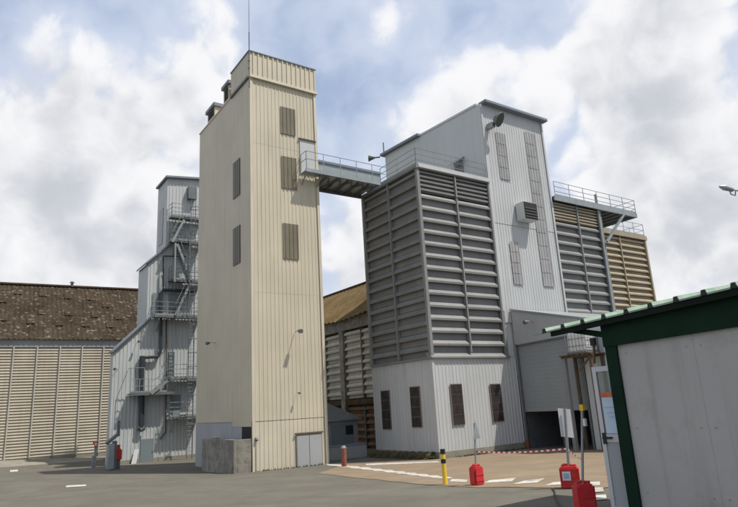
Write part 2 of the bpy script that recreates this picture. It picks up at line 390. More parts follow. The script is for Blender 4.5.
MB().ribs('x', TX0-.05, TX1+.05, TY0-.06, TZ+.06, TP, .33, .05).build('parapet_cladding', 'cream', pr)
MB().ribs('y', TY0-.06, 33.5, TX0-.05, TZ+.06, TP, .33, .015).build('parapet_cladding', 'cream', pr)
mb = MB(); mb.box(TX0-.13, TX1+.12, TY0-.17, TY0-.02, TZ-.12, TZ+.05); mb.build('flashing', 'cream_trim', T, .01)
MB().box(TX0-.12, TX0+.02, TY0-.015, 33.52, TZ-.10, TZ+.05).build('flashing', 'dark_steel', T)
mb = MB(); mb.box(TX0-.11, TX1+.10, TY0-.14, TY0-.05, TP, TP+.06); mb.box(TX0-.11, TX0-.02, TY0-.045, 33.5, TP, TP+.06); mb.build('coping', 'slate_trim', T)
MB().box(TX0-.05, TX0+.1, 33.52, TY1+.03, TZ-.02, TZ+.06).build('roof_edge', 'cream_trim', T)
MB().box(TX0-.035, TX0+.14, TY0-.075, TY0-.046, GB, TZ-.13).build('corner_trim', 'cream_trim', T)
MB().box(TX1-.14, TX1+.03, TY0-.075, TY0-.046, GB, TZ-.13).build('corner_trim', 'cream_trim', T)
for (x0, x1, z0, z1) in ((15.08, 16.12, 18.15, 19.95), (15.08, 16.12, 14.6, 16.65), (15.08, 16.12, 10.25, 12.4)):
    MB().ribs('x', x0, x1, TY0-.055, z0, z1, .26, .035).build('translucent_window', 'trans_cream', T)
for (z0, z1) in ((14.4, 16.75), (10.2, 12.5)):
    w = MB().box(TX0-.05, TX0-.005, 32.1, 33.17, z0, z1).build('louvre_window', 'vent_olive', T)
    for k in range(3): MB().box(TX0-.065, TX0-.05, 32.1+.33*k+.03, 32.1+.33*k+.06, z0+.03, z1-.03).build('mullion', 'trans_cream', w)
# roof extract boxes
for (y0, y1, z1) in ((33.75, 35.0, 22.9), (36.4, 38.1, 22.55)):
    v = MB().box(TX0-.02, TX0+.95, y0+.12, y1-.12, TZ, z1-.28).build('roof_vent', 'cream', T)
    MB().box(TX0-.16, TX0+1.08, y0, y1, z1-.28, z1).build('vent_hood', 'slate_trim', v, .03)
    MB().box(TX0-.035, TX0-.02, y0+.3, y1-.3, TZ+.2, z1-.34).build('vent_opening', 'dark_void', v)
mast = MB(); mast.tube((TX0-.1, TY0-.18, 20.6), (TX0-.1, TY0-.18, 24.4), .035, 6); mast.tube((TX0-.1, TY0-.18, 24.4), (TX0-.1, TY0-.18, 29.5), .02, 5)
for z in (21.9, 22.4, 22.9): mast.box(TX0-.15, TX0-.05, TY0-.2, TY0-.06, z, z+.07)
mast.build('mast', 'dark_steel', T)
# doors
d = MB().box(15.62, 17.22, TY0-.07, TY0-.04, -1.42, .42).build('door', 'pale_concrete', T)
for a, b in ((15.66, 16.40), (16.43, 17.18)): MB().box(a, b, TY0-.095, TY0-.071, -1.38, .36).build('door_leaf', 'pale_panel', d, .008)
MB().box(15.55, 17.3, TY0-.13, TY0-.05, .42, .50).build('door_lintel', 'wood', d)
d = MB().box(16.38, 17.42, TY0-.07, TY0-.03, 15.75, 18.0).build('upper_door', 'white_clad', T)
MB().box(16.30, 17.50, TY0-.14, TY0-.05, 18.0, 18.08).build('door_lintel', 'wood', d)
MB().box(TX0-.02, TX0-.006, 30.72, 31.95, .32, 1.0).build('side_opening', 'dark_void', T)
MB().tube((TX0+.17, TY0-.11, -1.3), (TX0+.17, TY0-.11, .28), .035, 6).build('conduit', 'cream_trim', T)
MB().tube((TX0+.17, TY0-.16, .30), (TX0+.17, TY0-.08, .42), .09, 8).build('bell', 'dark_steel', T)
def floodlight(parent, p, nrm, s=1.0, name='wall_lamp'):
    p = Vector(p); n = Vector(nrm); tip = p+n*.55*s
    a = MB().path([p, p+n*.3*s+Vector((0, 0, .05*s)), tip], .022*s, 5).build(name, 'galv', parent)
    MB().tube(tip-n*.06*s, tip+n*.2*s+Vector((0, 0, -.05*s)), .10*s, 8, 0, .13*s).build('lamp_head', 'dark_steel', a)
    return a
floodlight(T, aty(295, 332, TY0-.05), (0, -1, 0)); floodlight(T, atx(215.5, 343, TX0), (-1, 0, 0), .8)
floodlight(T, aty(296.5, 393, TY0-.05), (0, -1, 0), .5, 'alarm_lamp')
# concrete enclosure against the tower
E = thing('concrete_enclosure', 'low grey concrete box walls against the foot of the cream tower', 'enclosure', (12.6, 33, -1.35))
MB().box(12.06, 12.26, 30.52, 35.3, GB, .42).build('wall', 'old_concrete', E, .015)
MB().box(12.262, 13.03, 30.53, 30.72, GB, .40).build('wall', 'old_concrete', E, .015)
MB().box(12.262, 13.03, 35.1, 35.28, GB, .40).build('wall', 'old_concrete', E, .015)

# ================================================================== GREY SILO (near)
SX0, SX1, SY0, SY1, LZ, ST = 21.55, 27.5, 25.67, 31.55, 4.05, 15.42
S = thing('louvred_silo', 'dark grey louvred silo block on a white ribbed base, nearest the footbridge', 'silo', (24.5, 28.6, -1.25))
MB().box(SX0+.42, SX1, SY0+.42, SY1, GB, ST-.1).build('core_wall', 'dark_steel', S)
MB().box(SX0+.0, SX0+.44, SY1-.05, SY1+.02, LZ, ST-.21).build('back_plate', 'post_grey', S)
MB().box(SX0+.06, SX1+.6, SY0+.06, SY1, GB, LZ-.02).build('base_wall', 'white_clad', S)
MB().ribs('x', SX0, SX1+.67, SY0, -.88, LZ, .25, .02).build('base_cladding', 'white_clad', S)
MB().ribs('y', SY0, SY1, SX0, -.88, LZ, .30, .010).build('base_cladding', 'white_clad', S)
mb = MB().box(SX0-.03, SX1+.66, SY0-.03, SY1+.02, GB, -.86); mb.build('plinth', 'pale_concrete', S, .01)
MB().box(SX0-.045, SX0+.10, SY0-.06, SY0-.042, -.86, LZ-.1).build('corner_trim', 'white_clad', S)
MB().box(SX0-.05, SX0-.012, SY0-.04, SY0+.10, -.86, LZ-.1).build('corner_trim', 'white_clad', S)
for (x0, x1, z0, z1) in ((22.64, 23.53, .42, 2.64), (25.68, 26.58, .42, 2.56)):
    w = MB().box(x0, x1, SY0-.07, SY0-.045, z0, z1).build('window', 'window_frame', S)
    for k in range(4):
        for j in range(3):
            MB().box(x0+.05+j*(x1-x0-.07)/3, x0+.03+(j+1)*(x1-x0-.07)/3, SY0-.082, SY0-.071, z0+.04+k*(z1-z0-.05)/4, z0+.01+(k+1)*(z1-z0-.05)/4).build('pane', 'window_dark', w)
for (y0, y1, z0, z1) in ((29.75, 30.66, .30, 2.56), (26.88, 27.78, .40, 2.63)):
    w = MB().box(SX0-.055, SX0-.025, y0, y1, z0, z1).build('window', 'window_frame', S)
    for k in range(4):
        for j in range(3):
            MB().box(SX0-.067, SX0-.056, y0+.05+j*(y1-y0-.07)/3, y0+.03+(j+1)*(y1-y0-.07)/3, z0+.04+k*(z1-z0-.05)/4, z0+.01+(k+1)*(z1-z0-.05)/4).build('pane', 'window_dark', w)
def blade_mesh(axis, L, p, dep, name, mt, lipk=.38):
    """weather louvre: recessed flat plate with a sloped lip that overhangs the next one; origin at lower start, outside is -y / -x"""
    prof = [(.0, 0), (.0, p*(1-lipk)-.04), (-dep, p*(1-lipk)-.07), (-dep-.01, p*(1-lipk)+.07*p), (-dep*.30, p-.03), (.0, p-.01), (.05, p-.01), (.05, 0)]
    mb = MB()
    if axis == 'x': mb.prism(prof, 'x', 0, L)
    else: mb.prism(prof, 'y', 0, L)
    return local_mesh(mb, name, mt)
def louvre_bank(parent, axis, a0, a1, c, z0, z1, ncol, nrow, dep, mt, post='post_grey', mw=.14, jit=0.004, lipk=.38, proud=.05):
    w = (a1-a0-mw*(ncol-1))/ncol; p = (z1-z0)/nrow; me = blade_mesh(axis, w, p, dep, 'louvre_blade', mt, lipk)
    for i in range(ncol):
        for k in range(nrow):
            loc = (a0+i*(w+mw), c+dep, z0+k*p) if axis == 'x' else (c+dep, a0+i*(w+mw), z0+k*p)
            place(me, 'louvre_blade', parent, loc, 0, jit)
        if i:
            a = a0+i*(w+mw)-mw+.02; mb = MB()
            if axis == 'x': mb.box(a, a+mw-.04, c-proud, c+dep+.03, z0, z1)
            else: mb.box(c-proud, c+dep+.03, a, a+mw-.04, z0, z1)
            mb.build('mullion', post, parent)
louvre_bank(S, 'x', SX0+.16, SX1-.14, SY0-.02, LZ+.32, 13.75, 2, 13, .22, 'louvre_grey', jit=.008)
louvre_bank(S, 'y', SY0+.16, SY1-.14, SX0-.02, LZ+.12, 15.2, 2, 16, .20, 'louvre_grey', jit=.006)
louvre_bank(S, 'x', SX0+.16, SX1-.14, SY0+.02, 13.83, 15.22, 2, 5, .16, 'louvre_grey', lipk=.5, proud=.09)
MB().prism([(SY0-.16, LZ), (SY0-.16, LZ+.08), (SY0+.2, LZ+.33), (SY0+.3, LZ+.33), (SY0+.3, LZ)], 'x', SX0-.1, SX1+.12).build('sill', 'post_grey', S)
MB().prism([(SX0-.16, LZ), (SX0-.16, LZ+.08), (SX0+.2, LZ+.13), (SX0+.3, LZ+.13), (SX0+.3, LZ)], 'y', SY0-.1, SY1).build('sill', 'post_grey', S)
for (x, y, w) in ((SX0-.06, SY0-.06, .2), (SX1-.14, SY0-.06, .2), (SX0-.06, SY1-.16, .2)):
    MB().box(x, x+w, y, y+w, LZ+.10, ST-.05).build('corner_post', 'post_grey', S)
MB().box(SX0-.12, SX1, SY0-.12, SY1+.1, ST-.2, ST-.04).build('roof_slab', 'post_grey', S)
MB().box(SX0+.05, SX1-.1, SY0-.155, SY0-.12, ST-.14, ST+.12).build('gutter', 'white_clad', S)
rl = MB(); railing(rl, [(SX0-.02, 29.3, ST), (SX0-.02, SY0-.02, ST), (SX1-.15, SY0-.02, ST)], 1.1, 1.5, (1, .66, .33)); rl.build('railing', 'galv', S)

# ================================================================== LIFT TOWER
LX0, LX1, LYB, LT = 27.5, 33.62, 36.6, 20.95
lz = lambda y: LT+.05*(y-SY0)
L = thing('lift_tower', 'tall white ribbed elevator tower with a round floodlight between louvred silos', 'tower', (30.5, 31, -1.25))
MB().prism([(SY0+.08, 3.0), (LYB, 3.0), (LYB, lz(LYB)-.1), (SY0+.08, LT-.1)], 'x', LX0+.06, LX1-.02).build('core_wall', 'white_flat', L)
MB().ribs('x', LX0, LX1, SY0, 12.62, LT, .245, .022).build('front_cladding', 'white_clad', L)
MB().ribs('x', LX0, LX1, SY0+.014, 6.2, 12.60, .245, .022).build('front_cladding', 'white_clad', L)
MB().ribs('y', SY0, LYB, LX0, ST-.3, lz, .30, .006).build('side_cladding', 'white_flat', L)
MB().box(LX0-.03, LX0+.12, SY0-.075, SY0-.047, 6.9, LT-.05).build('corner_trim', 'white_clad', L)
MB().box(LX1-.12, LX1+.03, SY0-.075, SY0-.047, 6.9, LT-.05).build('corner_trim', 'white_clad', L)
MB().box(LX1+.0, LX1+.06, SY0-.05, SY0+.25, 6.9, LT-.05).build('corner_trim', 'cream_trim', L)
MB().box(LX0+.15, LX1+.30, SY0-.42, SY0+.3, LT+.0, LT+.22).build('roof_fascia', 'slate_trim', L, .03)
MB().prism([(SY0+.31, lz(SY0+.31)-.02), (32.0, lz(32.0)-.02), (32.0, lz(32.0)+.14), (SY0+.31, lz(SY0+.31)+.14)], 'x', LX0-.05, LX0+.14).build('roof_edge', 'white_flat', L)
r2 = MB().prism([(32.02, lz(32.0)-.02), (LYB+.35, lz(LYB)-.02), (LYB+.35, lz(LYB)+.2), (32.02, lz(32.0)+.2)], 'x', LX0-.28, LX0+.4).build('rear_fascia', 'slate_trim', L, .02)
MB().prism([(SY0+.3, LT-.05), (LYB, lz(LYB)-.05), (LYB, lz(LYB)+.1), (SY0+.3, LT+.1)], 'x', LX0+.41, LX1).build('roof', 'slate_trim', L)
def strip(x0, x1, z0, z1, n):
    for k in range(n):
        a = z0+k*(z1-z0)/n; MB().ribs('x', x0, x1, SY0-.052, a+.015, a+(z1-z0)/n-.015, .245, .03).build('translucent_pane', 'trans_white', L)
strip(28.66, 29.6, 15.75, 19.15, 4); strip(31.62, 32.72, 8.7, 19.85, 12); strip(28.80, 29.65, 8.65, 11.5, 4)
vb = MB().box(29.75, 31.05, SY0-.75, SY0-.048, 12.95, 14.15).build('vent_box', 'white_flat', L, .02)
MB().box(29.78, 31.02, SY0-.77, SY0-.752, 12.98, 14.12).build('vent_opening', 'dark_void', vb)
for k in range(4): MB().prism([(SY0-.77, 13.1+k*.2), (SY0-.80, 13.06+k*.2), (SY0-.80, 13.075+k*.2), (SY0-.77, 13.14+k*.2)], 'x', 29.84, 30.97).build('vent_slat', 'black_paint', vb)
fl = MB(); c = aty(499, 119.5, SY0-.95); ax = Vector((.35, -.75, -.55)).normalized()
fl.box(c.x-.30, c.x-.02, SY0-.6, SY0-.05, c.z-.40, c.z-.05); fl.build('floodlight_bracket', 'galv', L)
f2 = MB().tube(c-ax*.28, c+ax*.05, .26, 14, 0, .50).build('floodlight', 'dark_steel', L)
MB().tube(c+ax*.052, c+ax*.09, .50, 18, 0, .50).build('floodlight_rim', 'dark_steel', f2); MB().tube(c+ax*.092, c+ax*.10, .45, 18).build('floodlight_lens', 'lens', f2)
h = MB().box(LX0-.06, LX0-.012, 27.75, 28.6, 15.5, 17.45).build('hatch_door', 'stair_door', L, .01)
MB().prism([(LX0-.5, 17.55), (LX0-.02, 17.9), (LX0-.02, 17.82), (LX0-.5, 17.49)], 'y', 27.6, 28.75).build('hatch_canopy', 'galv', h)
hn = MB(); p = Vector((LX0-.3, LYB+.3, lz(LYB)-.1)); hn.tube(p, p+Vector((-.3, .25, 0)), .06, 8); hn.tube(p+Vector((-.3, .25, 0)), p+Vector((-.75, .6, .02)), .07, 10, 0, .33); hn.build('siren_horn', 'dark_steel', L)
MB().tube((LX0-.1, LYB, lz(LYB)), (LX0-.1, LYB, lz(LYB)+1.1), .05, 6).build('mast', 'dark_steel', L)

# ================================================================== SECOND GREY SILO + PLATFORM
S2 = thing('louvred_silo', 'grey louvred silo block right of the white elevator tower, carrying a braced platform', 'silo', (36.3, 29, -1.2))
MB().box(LX1+.05, 39.1, SY0+.4, 31.5, GB, 15.2).build('core_wall', 'dark_steel', S2)
louvre_bank(S2, 'x', LX1+.12, 38.9, SY0-.02, 5.35, 13.55, 2, 12, .22, 'louvre_grey', jit=.008)
louvre_bank(S2, 'x', LX1+.12, 38.9, SY0+.02, 13.62, 15.0, 2, 6, .16, 'louvre_tan', lipk=.5, proud=.09)
MB().box(38.88, 39.1, SY0-.1, SY0+.3, 5.0, 15.1).build('corner_post', 'post_grey', S2)
MB().box(38.70, 38.84, SY0-.16, SY0-.03, 5.0, 16.2).build('downpipe', 'galv', S2)
MB().box(LX1+.02, 39.1, SY0-.08, SY0+.3, 5.0, 5.33).build('sill', 'louvre_grey', S2)
pl = MB().box(LX1+.05, 43.6, SY0-.3, SY0-.18, 14.95, 15.28).build('platform_beam', 'galv', S2)
MB().box(LX1+.05, 43.5, SY0-.17, 29.2, 15.22, 15.27).build('platform_deck', 'dark_steel', S2)
for k in range(6): MB().box(39.4+k*.8, 39.5+k*.8, SY0-.17, 29.2, 15.0, 15.21).build('platform_joist', 'galv', S2)
MB().box(43.5, 43.6, SY0-.18, 29.2, 14.95, 15.26).build('platform_beam', 'galv', S2)
MB().bar((39.1, SY0-.24, 12.5), (41.8, SY0-.24, 14.95), .16, .16).build('brace', 'galv', S2)
rl = MB(); railing(rl, [(LX1+.2, SY0-.24, 15.28), (43.55, SY0-.24, 15.28), (43.55, 29.0, 15.28)], 1.1, 1.5, (1, .66, .33)); rl.build('railing', 'galv', S2)

# ================================================================== BROWN SILO
B = thing('louvred_silo', 'tan brown louvred silo block farthest right behind the grey silos', 'silo', (48, 31, -1.2))
MB().box(43.9, 49.9, 29.1, 35, GB, 15.0).build('core_wall', 'dark_steel', B)
louvre_bank(B, 'x', 42.4, 49.75, 28.75, 4.0, 14.6, 2, 20, .2, 'louvre_brown', 'louvre_brown', .16, lipk=.45)
MB().box(42.3, 50.1, 28.62, 29.0, 14.62, 15.0).build('roof_beam', 'louvre_brown', B)
MB().box(49.76, 49.96, 28.66, 29.0, 3.5, 14.6).build('corner_post', 'louvre_brown', B)
rl = MB(); railing(rl, [(42.4, 28.75, 15.0), (49.95, 28.75, 15.0), (49.95, 34, 15.0)], 1.1, 1.5, (1, .5)); rl.build('railing', 'galv', B)

# ================================================================== INTAKE ANNEX
AX = 28.18
A = thing('intake_annex', 'grey lean-to annex with a half raised roller shutter below the elevator tower', 'building', (31, 22.5, -1.1))
zr = lambda y: 6.95-.25*(SY0-y)
mb = MB()
mb.prism([(25.55, GB), (25.62, GB), (25.62, zr(25.62)), (25.55, zr(25.55))], 'x', AX, AX+.15)
mb.build('jamb_wall', 'annex_grey', A)
MB().prism([(20.85, 4.93), (25.548, 4.78), (25.548, zr(25.55)), (20.85, zr(20.85))], 'x', AX, AX+.15).build('upper_wall', 'annex_grey', A)
MB().prism([(16.0, GB), (20.84, GB), (20.84, zr(20.84)), (16.0, zr(16.0))], 'x', AX+.05, AX+.2).build('side_wall', 'annex_grey', A)
MB().ribs('y', 16.0, 20.84, AX+.04, GB, lambda y: zr(y)-.02, .25, .04).build('side_cladding', 'white_flat', A)
MB().prism([(16.0, zr(16.0)), (SY0-.06, zr(SY0)), (SY0-.06, zr(SY0)+.10), (16.0, zr(16.0)+.10)], 'x', AX-.08, 40.0).build('roof', 'shutter', A)
sh = MB(); n = 18
for k in range(n):
    z0 = .85+k*(4.95-.85)/n; z1 = z0+(4.95-.85)/n
    sh.prism([(AX+.11, z0), (AX+.103, z0+.01), (AX+.103, z1-.02), (AX+.11, z1), (AX+.15, z1), (AX+.15, z0)], 'y', 20.9, 25.54)
sh.build('roller_shutter', 'shutter', A)
for (a, b) in ((20.86, 20.98), (25.44, 25.545)): MB().box(AX-.03, AX+.08, a, b, GB, 4.85).build('guide_rail', 'dark_steel', A)
MB().prism([(20.86, 4.86), (25.545, 4.72), (25.545, 4.80), (20.86, 4.95)], 'x', AX-.03, AX+.0).build('shutter_head', 'dark_steel', A)
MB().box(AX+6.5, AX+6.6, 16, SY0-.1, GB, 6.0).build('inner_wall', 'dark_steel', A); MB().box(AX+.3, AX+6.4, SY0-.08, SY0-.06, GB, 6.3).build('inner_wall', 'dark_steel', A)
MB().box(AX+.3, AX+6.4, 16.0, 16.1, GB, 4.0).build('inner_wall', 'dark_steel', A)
MB().box(AX+2.0, AX+2.3, 24.2, 24.5, GB, 5.5).build('column', 'post_grey', A)
floodlight(A, (AX, 24.0, 6.0), (-1, 0, 0), 1.0)
MB().box(27.95, 28.10, 25.3, 25.45, -1.25, -.75).build('guard_post', 'rust_paint', A)
# tank on its stand in front of the annex
tz = 3.75
K = thing('tank_stand', 'brown post and timber platform beside the roller shutter', 'stand', (27.5, 20.5, -1.0))
for (x, y, w) in ((27.0, 21.15, .2), (27.95, 21.2, .14), (27.0, 19.5, .14), (27.95, 19.5, .14)):
    MB().box(x, x+w, y, y+w, GB, tz-.14).build('post', 'wood' if w < .2 else 'post_grey', K)
for k in range(6): MB().box(26.85, 28.12, 19.4+k*.34, 19.4+k*.34+.28, tz-.06, tz).build('plank', 'wood', K)
for x in (27.0, 28.0): MB().box(x, x+.1, 19.4, 21.4, tz-.16, tz-.065).build('beam', 'wood', K)
MB().bar((27.0, 20.3, 2.9), (27.0, 19.5, 3.6), .08, .08).build('brace', 'wood', K)
Q = thing('liquid_tank', 'white plastic cube tank in a wire cage on the timber platform', 'tank', (27.5, 20.3, tz))
MB().box(27.0, 28.0, 19.72, 20.85, tz+.12, tz+1.12).build('bottle', 'tank_white', Q, .06)
cg = MB()
for k in range(7):
    y = 19.66+k*1.25/6; cg.tube((26.94, y, tz+.05), (26.94, y, tz+1.15), .018, 5); cg.tube((28.06, y, tz+.05), (28.06, y, tz+1.15), .018, 5)
for k in range(1, 5):
    x = 26.94+k*1.12/5; cg.tube((x, 19.66, tz+.05), (x, 19.66, tz+1.15), .018, 5); cg.tube((x, 20.91, tz+.05), (x, 20.91, tz+1.15), .018, 5)
for z in (.05, .42, .8, 1.15):
    cg.path([(26.94, 19.66, tz+z), (28.06, 19.66, tz+z), (28.06, 20.91, tz+z), (26.94, 20.91, tz+z), (26.94, 19.66, tz+z)], .02, 5)
cg.build('cage', 'galv', Q); MB().box(26.95, 28.05, 19.65, 20.92, tz+.002, tz+.11).build('pallet', 'wood', Q)

# ================================================================== FOOTBRIDGE
BZ = 15.72; BY0, BY1 = 29.75, 31.45
W = thing('footbridge', 'galvanised steel footbridge joining the cream tower to the grey silo', 'bridge', (19.5, 30.6, 15.4))
MB().prism([(BY0+.12, BZ-.10), (BY1-.02, BZ-.28), (BY1-.02, BZ-.25), (BY0+.12, BZ-.07)], 'x', 17.75, 21.5).build('soffit_panel', 'white_flat', W)
MB().box(16.35, 22.5, BY0, BY0+.09, BZ-.12, BZ+.10).build('edge_beam', 'galv', W)
MB().box(17.72, 21.4, BY1, BY1+.1, BZ-.55, BZ-.25).build('edge_beam', 'dark_steel', W)
MB().box(16.35, 17.7, BY0+.1, 30.44, BZ-.06, BZ-.02).build('landing_deck', 'galv', W)
MB().box(17.72, 22.4, BY0+.1, BY1-.01, BZ-.03, BZ).build('deck', 'galv', W)
for k in range(6):
    x = 17.85+k*.78; MB().bar((x, BY0+.06, BZ-.16), (x, BY1, BZ-.42), .09, .12).build('cross_beam', 'dark_steel', W)
for k in range(4):
    x = 17.95+k*.85; MB().bar((x, BY0+.08, BZ-.2), (x+.85, BY1-.02, BZ-.46), .07, .07).build('diagonal_brace', 'dark_steel', W); MB().bar((x+.85, BY0+.08, BZ-.22), (x, BY1-.02, BZ-.48), .07, .07).build('diagonal_brace', 'dark_steel', W)
cv = MB().box(17.66, 22.6, 30.75, BY1-.03, BZ+.06, BZ+1.1).build('conveyor_casing', 'galv', W)
MB().box(17.64, 22.6, 30.68, BY1+.02, BZ+1.1, BZ+1.26).build('casing_lid', 'slate_trim', cv)
rl = MB(); railing(rl, [(16.4, 30.45, BZ+.1), (16.4, BY0+.03, BZ+.1), (22.45, BY0+.03, BZ+.1)], 1.12, 1.2, (1, .55), toe=False); rl.build('railing', 'galv', W)
for x in (16.45, 17.5): MB().bar((x, BY0+.1, BZ-.1), (x, 30.5, BZ-.7), .06, .06).build('bracket', 'galv', W)

# ================================================================== STAIR BUILDING (left, behind the cream tower)
P0 = gpx(122.5, 464.3); SY = P0.y; LXa = P0.x
def fx(px, py): return aty(px, py, SY)
low, lowr, mid, midr, up = fx(113.5, 350.5), fx(151.7, 316.2), fx(148.5, 262.3), fx(168.3, 246.2), fx(167.7, 178.2); LXa = low.x
XR = fx(212, 300).x; dep = 3.4; dl = 1.0
H = thing('stair_building', 'stepped pale grey metal building with outside stairs behind the cream tower', 'building', (LXa+3, SY+2.5, P0.z))
X1, X2 = mid.x, up.x
MB().prism([(LXa+.05, GB-.3), (XR, GB-.3), (XR, lowr.z-.06), (lowr.x, lowr.z-.06), (LXa+.05, low.z-.06)], 'y', SY+.06, SY+dl).build('lower_core', 'stair_clad', H)
MB().ribs('x', LXa, XR, SY, P0.z-.3, lambda x: low.z+(min(x, lowr.x)-LXa)*(lowr.z-low.z)/(lowr.x-low.x), .28, .035).build('lower_cladding', 'stair_clad', H)
MB().ribs('y', SY, SY+dl, LXa, P0.z-.3, low.z-.05, .3, .012).build('lower_cladding', 'stair_clad', H)
MB().prism([(X1+.05, 0), (XR, 0), (XR, midr.z+1), (X2+.05, midr.z), (X1+.05, mid.z-.06)], 'y', SY+.07, SY+dep-.4).build('middle_core', 'stair_clad', H)
MB().ribs('x', X1, XR, SY+.012, lambda x: lowr.z-1.5, lambda x: mid.z+(min(x, X2+.2)-X1)*(midr.z-mid.z)/(midr.x-mid.x), .28, .035).build('middle_cladding', 'stair_clad', H)
MB().ribs('y', SY+dl, SY+dep-.3, X1, P0.z-.3, low.z+1.5, .3, .012).build('middle_cladding', 'stair_clad', H)
MB().ribs('y', SY, SY+dep-.3, X1, low.z+1.5, mid.z-.05, .3, .012).build('middle_cladding', 'stair_clad', H)
zu = up.z; slope = .10
MB().prism([(X2+.05, 12), (XR, 12), (XR, zu+(XR-X2)*slope-.05), (X2+.05, zu-.06)], 'y', SY+.07, SY+dep-.6).build('upper_core', 'stair_clad', H)
MB().ribs('x', X2, XR, SY+.02, mid.z+1.0, lambda x: zu+(x-X2)*slope, .28, .035).build('upper_cladding', 'white_clad', H)
MB().ribs('y', SY, SY+dep-.5, X2, mid.z+.6, zu-.05, .3, .012).build('upper_cladding', 'stair_clad', H)
MB().box(X2-.05, X2-.012, SY+1.0, SY+2.2, zu-5.6, zu-2.4).build('louvre_window', 'pale_panel', H)
def roofstrip(xa, za, xb, zb, y1, name): MB().prism([(xa, za), (xb, zb), (xb, zb+.17), (xa, za+.17)], 'y', SY-.28, y1).build(name, 'slate_trim', H)
roofstrip(LXa-.15, low.z-.2, lowr.x, lowr.z-.03, SY+dl, 'lower_roof')
roofstrip(X1-.2, mid.z-.18, X2+.3, mid.z+(X2+.3-X1)*(midr.z-mid.z)/(midr.x-mid.x), SY+dep-.3, 'middle_roof')
roofstrip(X2-.2, zu-.03, XR, zu+(XR-X2)*slope+.02, SY+dep-.4, 'upper_roof')
MB().box(LXa-.02, XR, SY-.07, SY-.037, P0.z-.4, P0.z+.28).build('plinth', 'pale_concrete', H)
a, bb = fx(140.3, 439), fx(153, 464)
dd = MB().box(a.x, bb.x, SY-.09, SY-.04, bb.z+.05, a.z).build('door', 'stair_door', H, .008)
MB().box(bb.x-.12, bb.x-.06, SY-.13, SY-.091, bb.z+.9, bb.z+1.0).build('door_handle', 'dark_steel', dd)
for (x0, y0, x1, y1) in ((152.5, 293, 160, 314), (169, 294, 180, 314), (170, 395, 180, 417), (168, 352, 174, 378)):
    a, bb = fx(x0, y0), fx(x1, y1); MB().box(a.x, bb.x, SY-.075, SY-.04, bb.z, a.z).build('landing_door', 'stair_door', H)
a, bb = fx(187, 188), fx(195, 201); MB().box(a.x, bb.x, SY-.5, SY-.04, bb.z, a.z).build('vent_unit', 'dark_steel', H)
a = fx(121, 310); floodlight(H, fx(137, 342), (0, -1, 0), .8); floodlight(H, fx(118, 369), (-.6, -.8, 0), .8)
# ducts on the wall
D = thing('dust_duct', 'dark round dust duct zigzagging down the stair building wall', 'duct', (P0.x+1.5, SY-.3, P0.z+2))
def fo(px, py, o=.3): q = aty(px, py, SY-o); return q
MB().path([fo(196, 291), fo(163.5, 290), fo(160.8, 293), fo(160.6, 350), fo(158.5, 356.5), fo(144, 357.5)], .13, 8).build('upper_duct', 'pipe_dark', D, smooth=False)
MB().path([fo(142.2, 356), fo(141.8, 392), fo(141.3, 426)], .21, 10).build('lower_duct', 'pipe_dark', D)
MB().path([fo(163.2, 290), fo(163.4, 256), fo(186, 256.5)], .06, 6).build('cable_conduit', 'pipe_dark', D)
MB().path([fo(137.5, 428.5), fo(141, 431), fo(145, 428.5)], .09, 6).build('duct_outlet', 'pipe_dark', D)
MB().path([fo(166.5, 318, .12), fo(166, 378, .12), fo(165.5, 432, .12), fo(160, 439, .12)], .05, 6).build('drain_pipe', 'wood', D)
# outside stairs
O = thing('outside_stairs', 'galvanised steel landings, stair flights and caged ladder on the stair building', 'stairs', (P0.x+4, SY-.7, P0.z))
XE = fx(198, 400).x
levels = [(165.5, 418, XE), (166.5, 380, XE), (151.5, 317.5, XE), (167.5, 282, XE), (168, 243, XE), (168, 219, XE)]
prev = None
for (px, py, xe) in levels:
    q = fx(px, py); dk = MB().box(q.x, xe, SY-.95, SY-.06, q.z-.05, q.z).build('landing', 'dark_steel', O)
    MB().box(q.x, xe, SY-1.03, SY-.955, q.z-.12, q.z+.06).build('edge_beam', 'dark_steel', dk)
    rl = MB(); railing(rl, [(q.x+.03, SY-.1, q.z+.05), (q.x+.03, SY-.99, q.z+.05), (xe, SY-.99, q.z+.05)], 1.1, 1.1, (1, .66, .33), .025); rl.build('railing', 'galv', dk)
    for xx in (q.x+.4, xe-.5): MB().bar((xx, SY-.92, q.z-.2), (xx, SY-.06, q.z-1.1), .06, .06).build('bracket', 'galv', dk)
q = fx(126.8, 394); qe = fx(167, 394)
dk = MB().box(q.x, qe.x+.3, SY-.95, SY-.06, q.z-.08, q.z).build('landing', 'dark_steel', O)
MB().box(q.x, qe.x+.3, SY-1.03, SY-.955, q.z-.17, q.z+.05).build('edge_beam', 'dark_steel', dk)
rl = MB(); railing(rl, [(q.x+.03, SY-.99, q.z), (qe.x-.3, SY-.99, q.z)], 1.05, 1.2, (1, .5)); rl.build('railing', 'galv', dk)
cgp = MB(); x1 = fx(140, 394).x
for k in range(4):
    x = q.x+.03+(x1-q.x)*k/3; cgp.tube((x, SY-1.0, q.z), (x, SY-1.0, q.z+1.9 if k in (0, 3) else q.z+1.05), .03, 5)
cgp.tube((q.x+.03, SY-1.0, q.z+1.9), (x1+.03, SY-1.0, q.z+1.9), .03, 5); cgp.tube((q.x+.03, SY-1.0, q.z+1.9), (q.x+.03, SY-.1, q.z+1.9), .03, 5); cgp.build('end_guard', 'galv', dk)
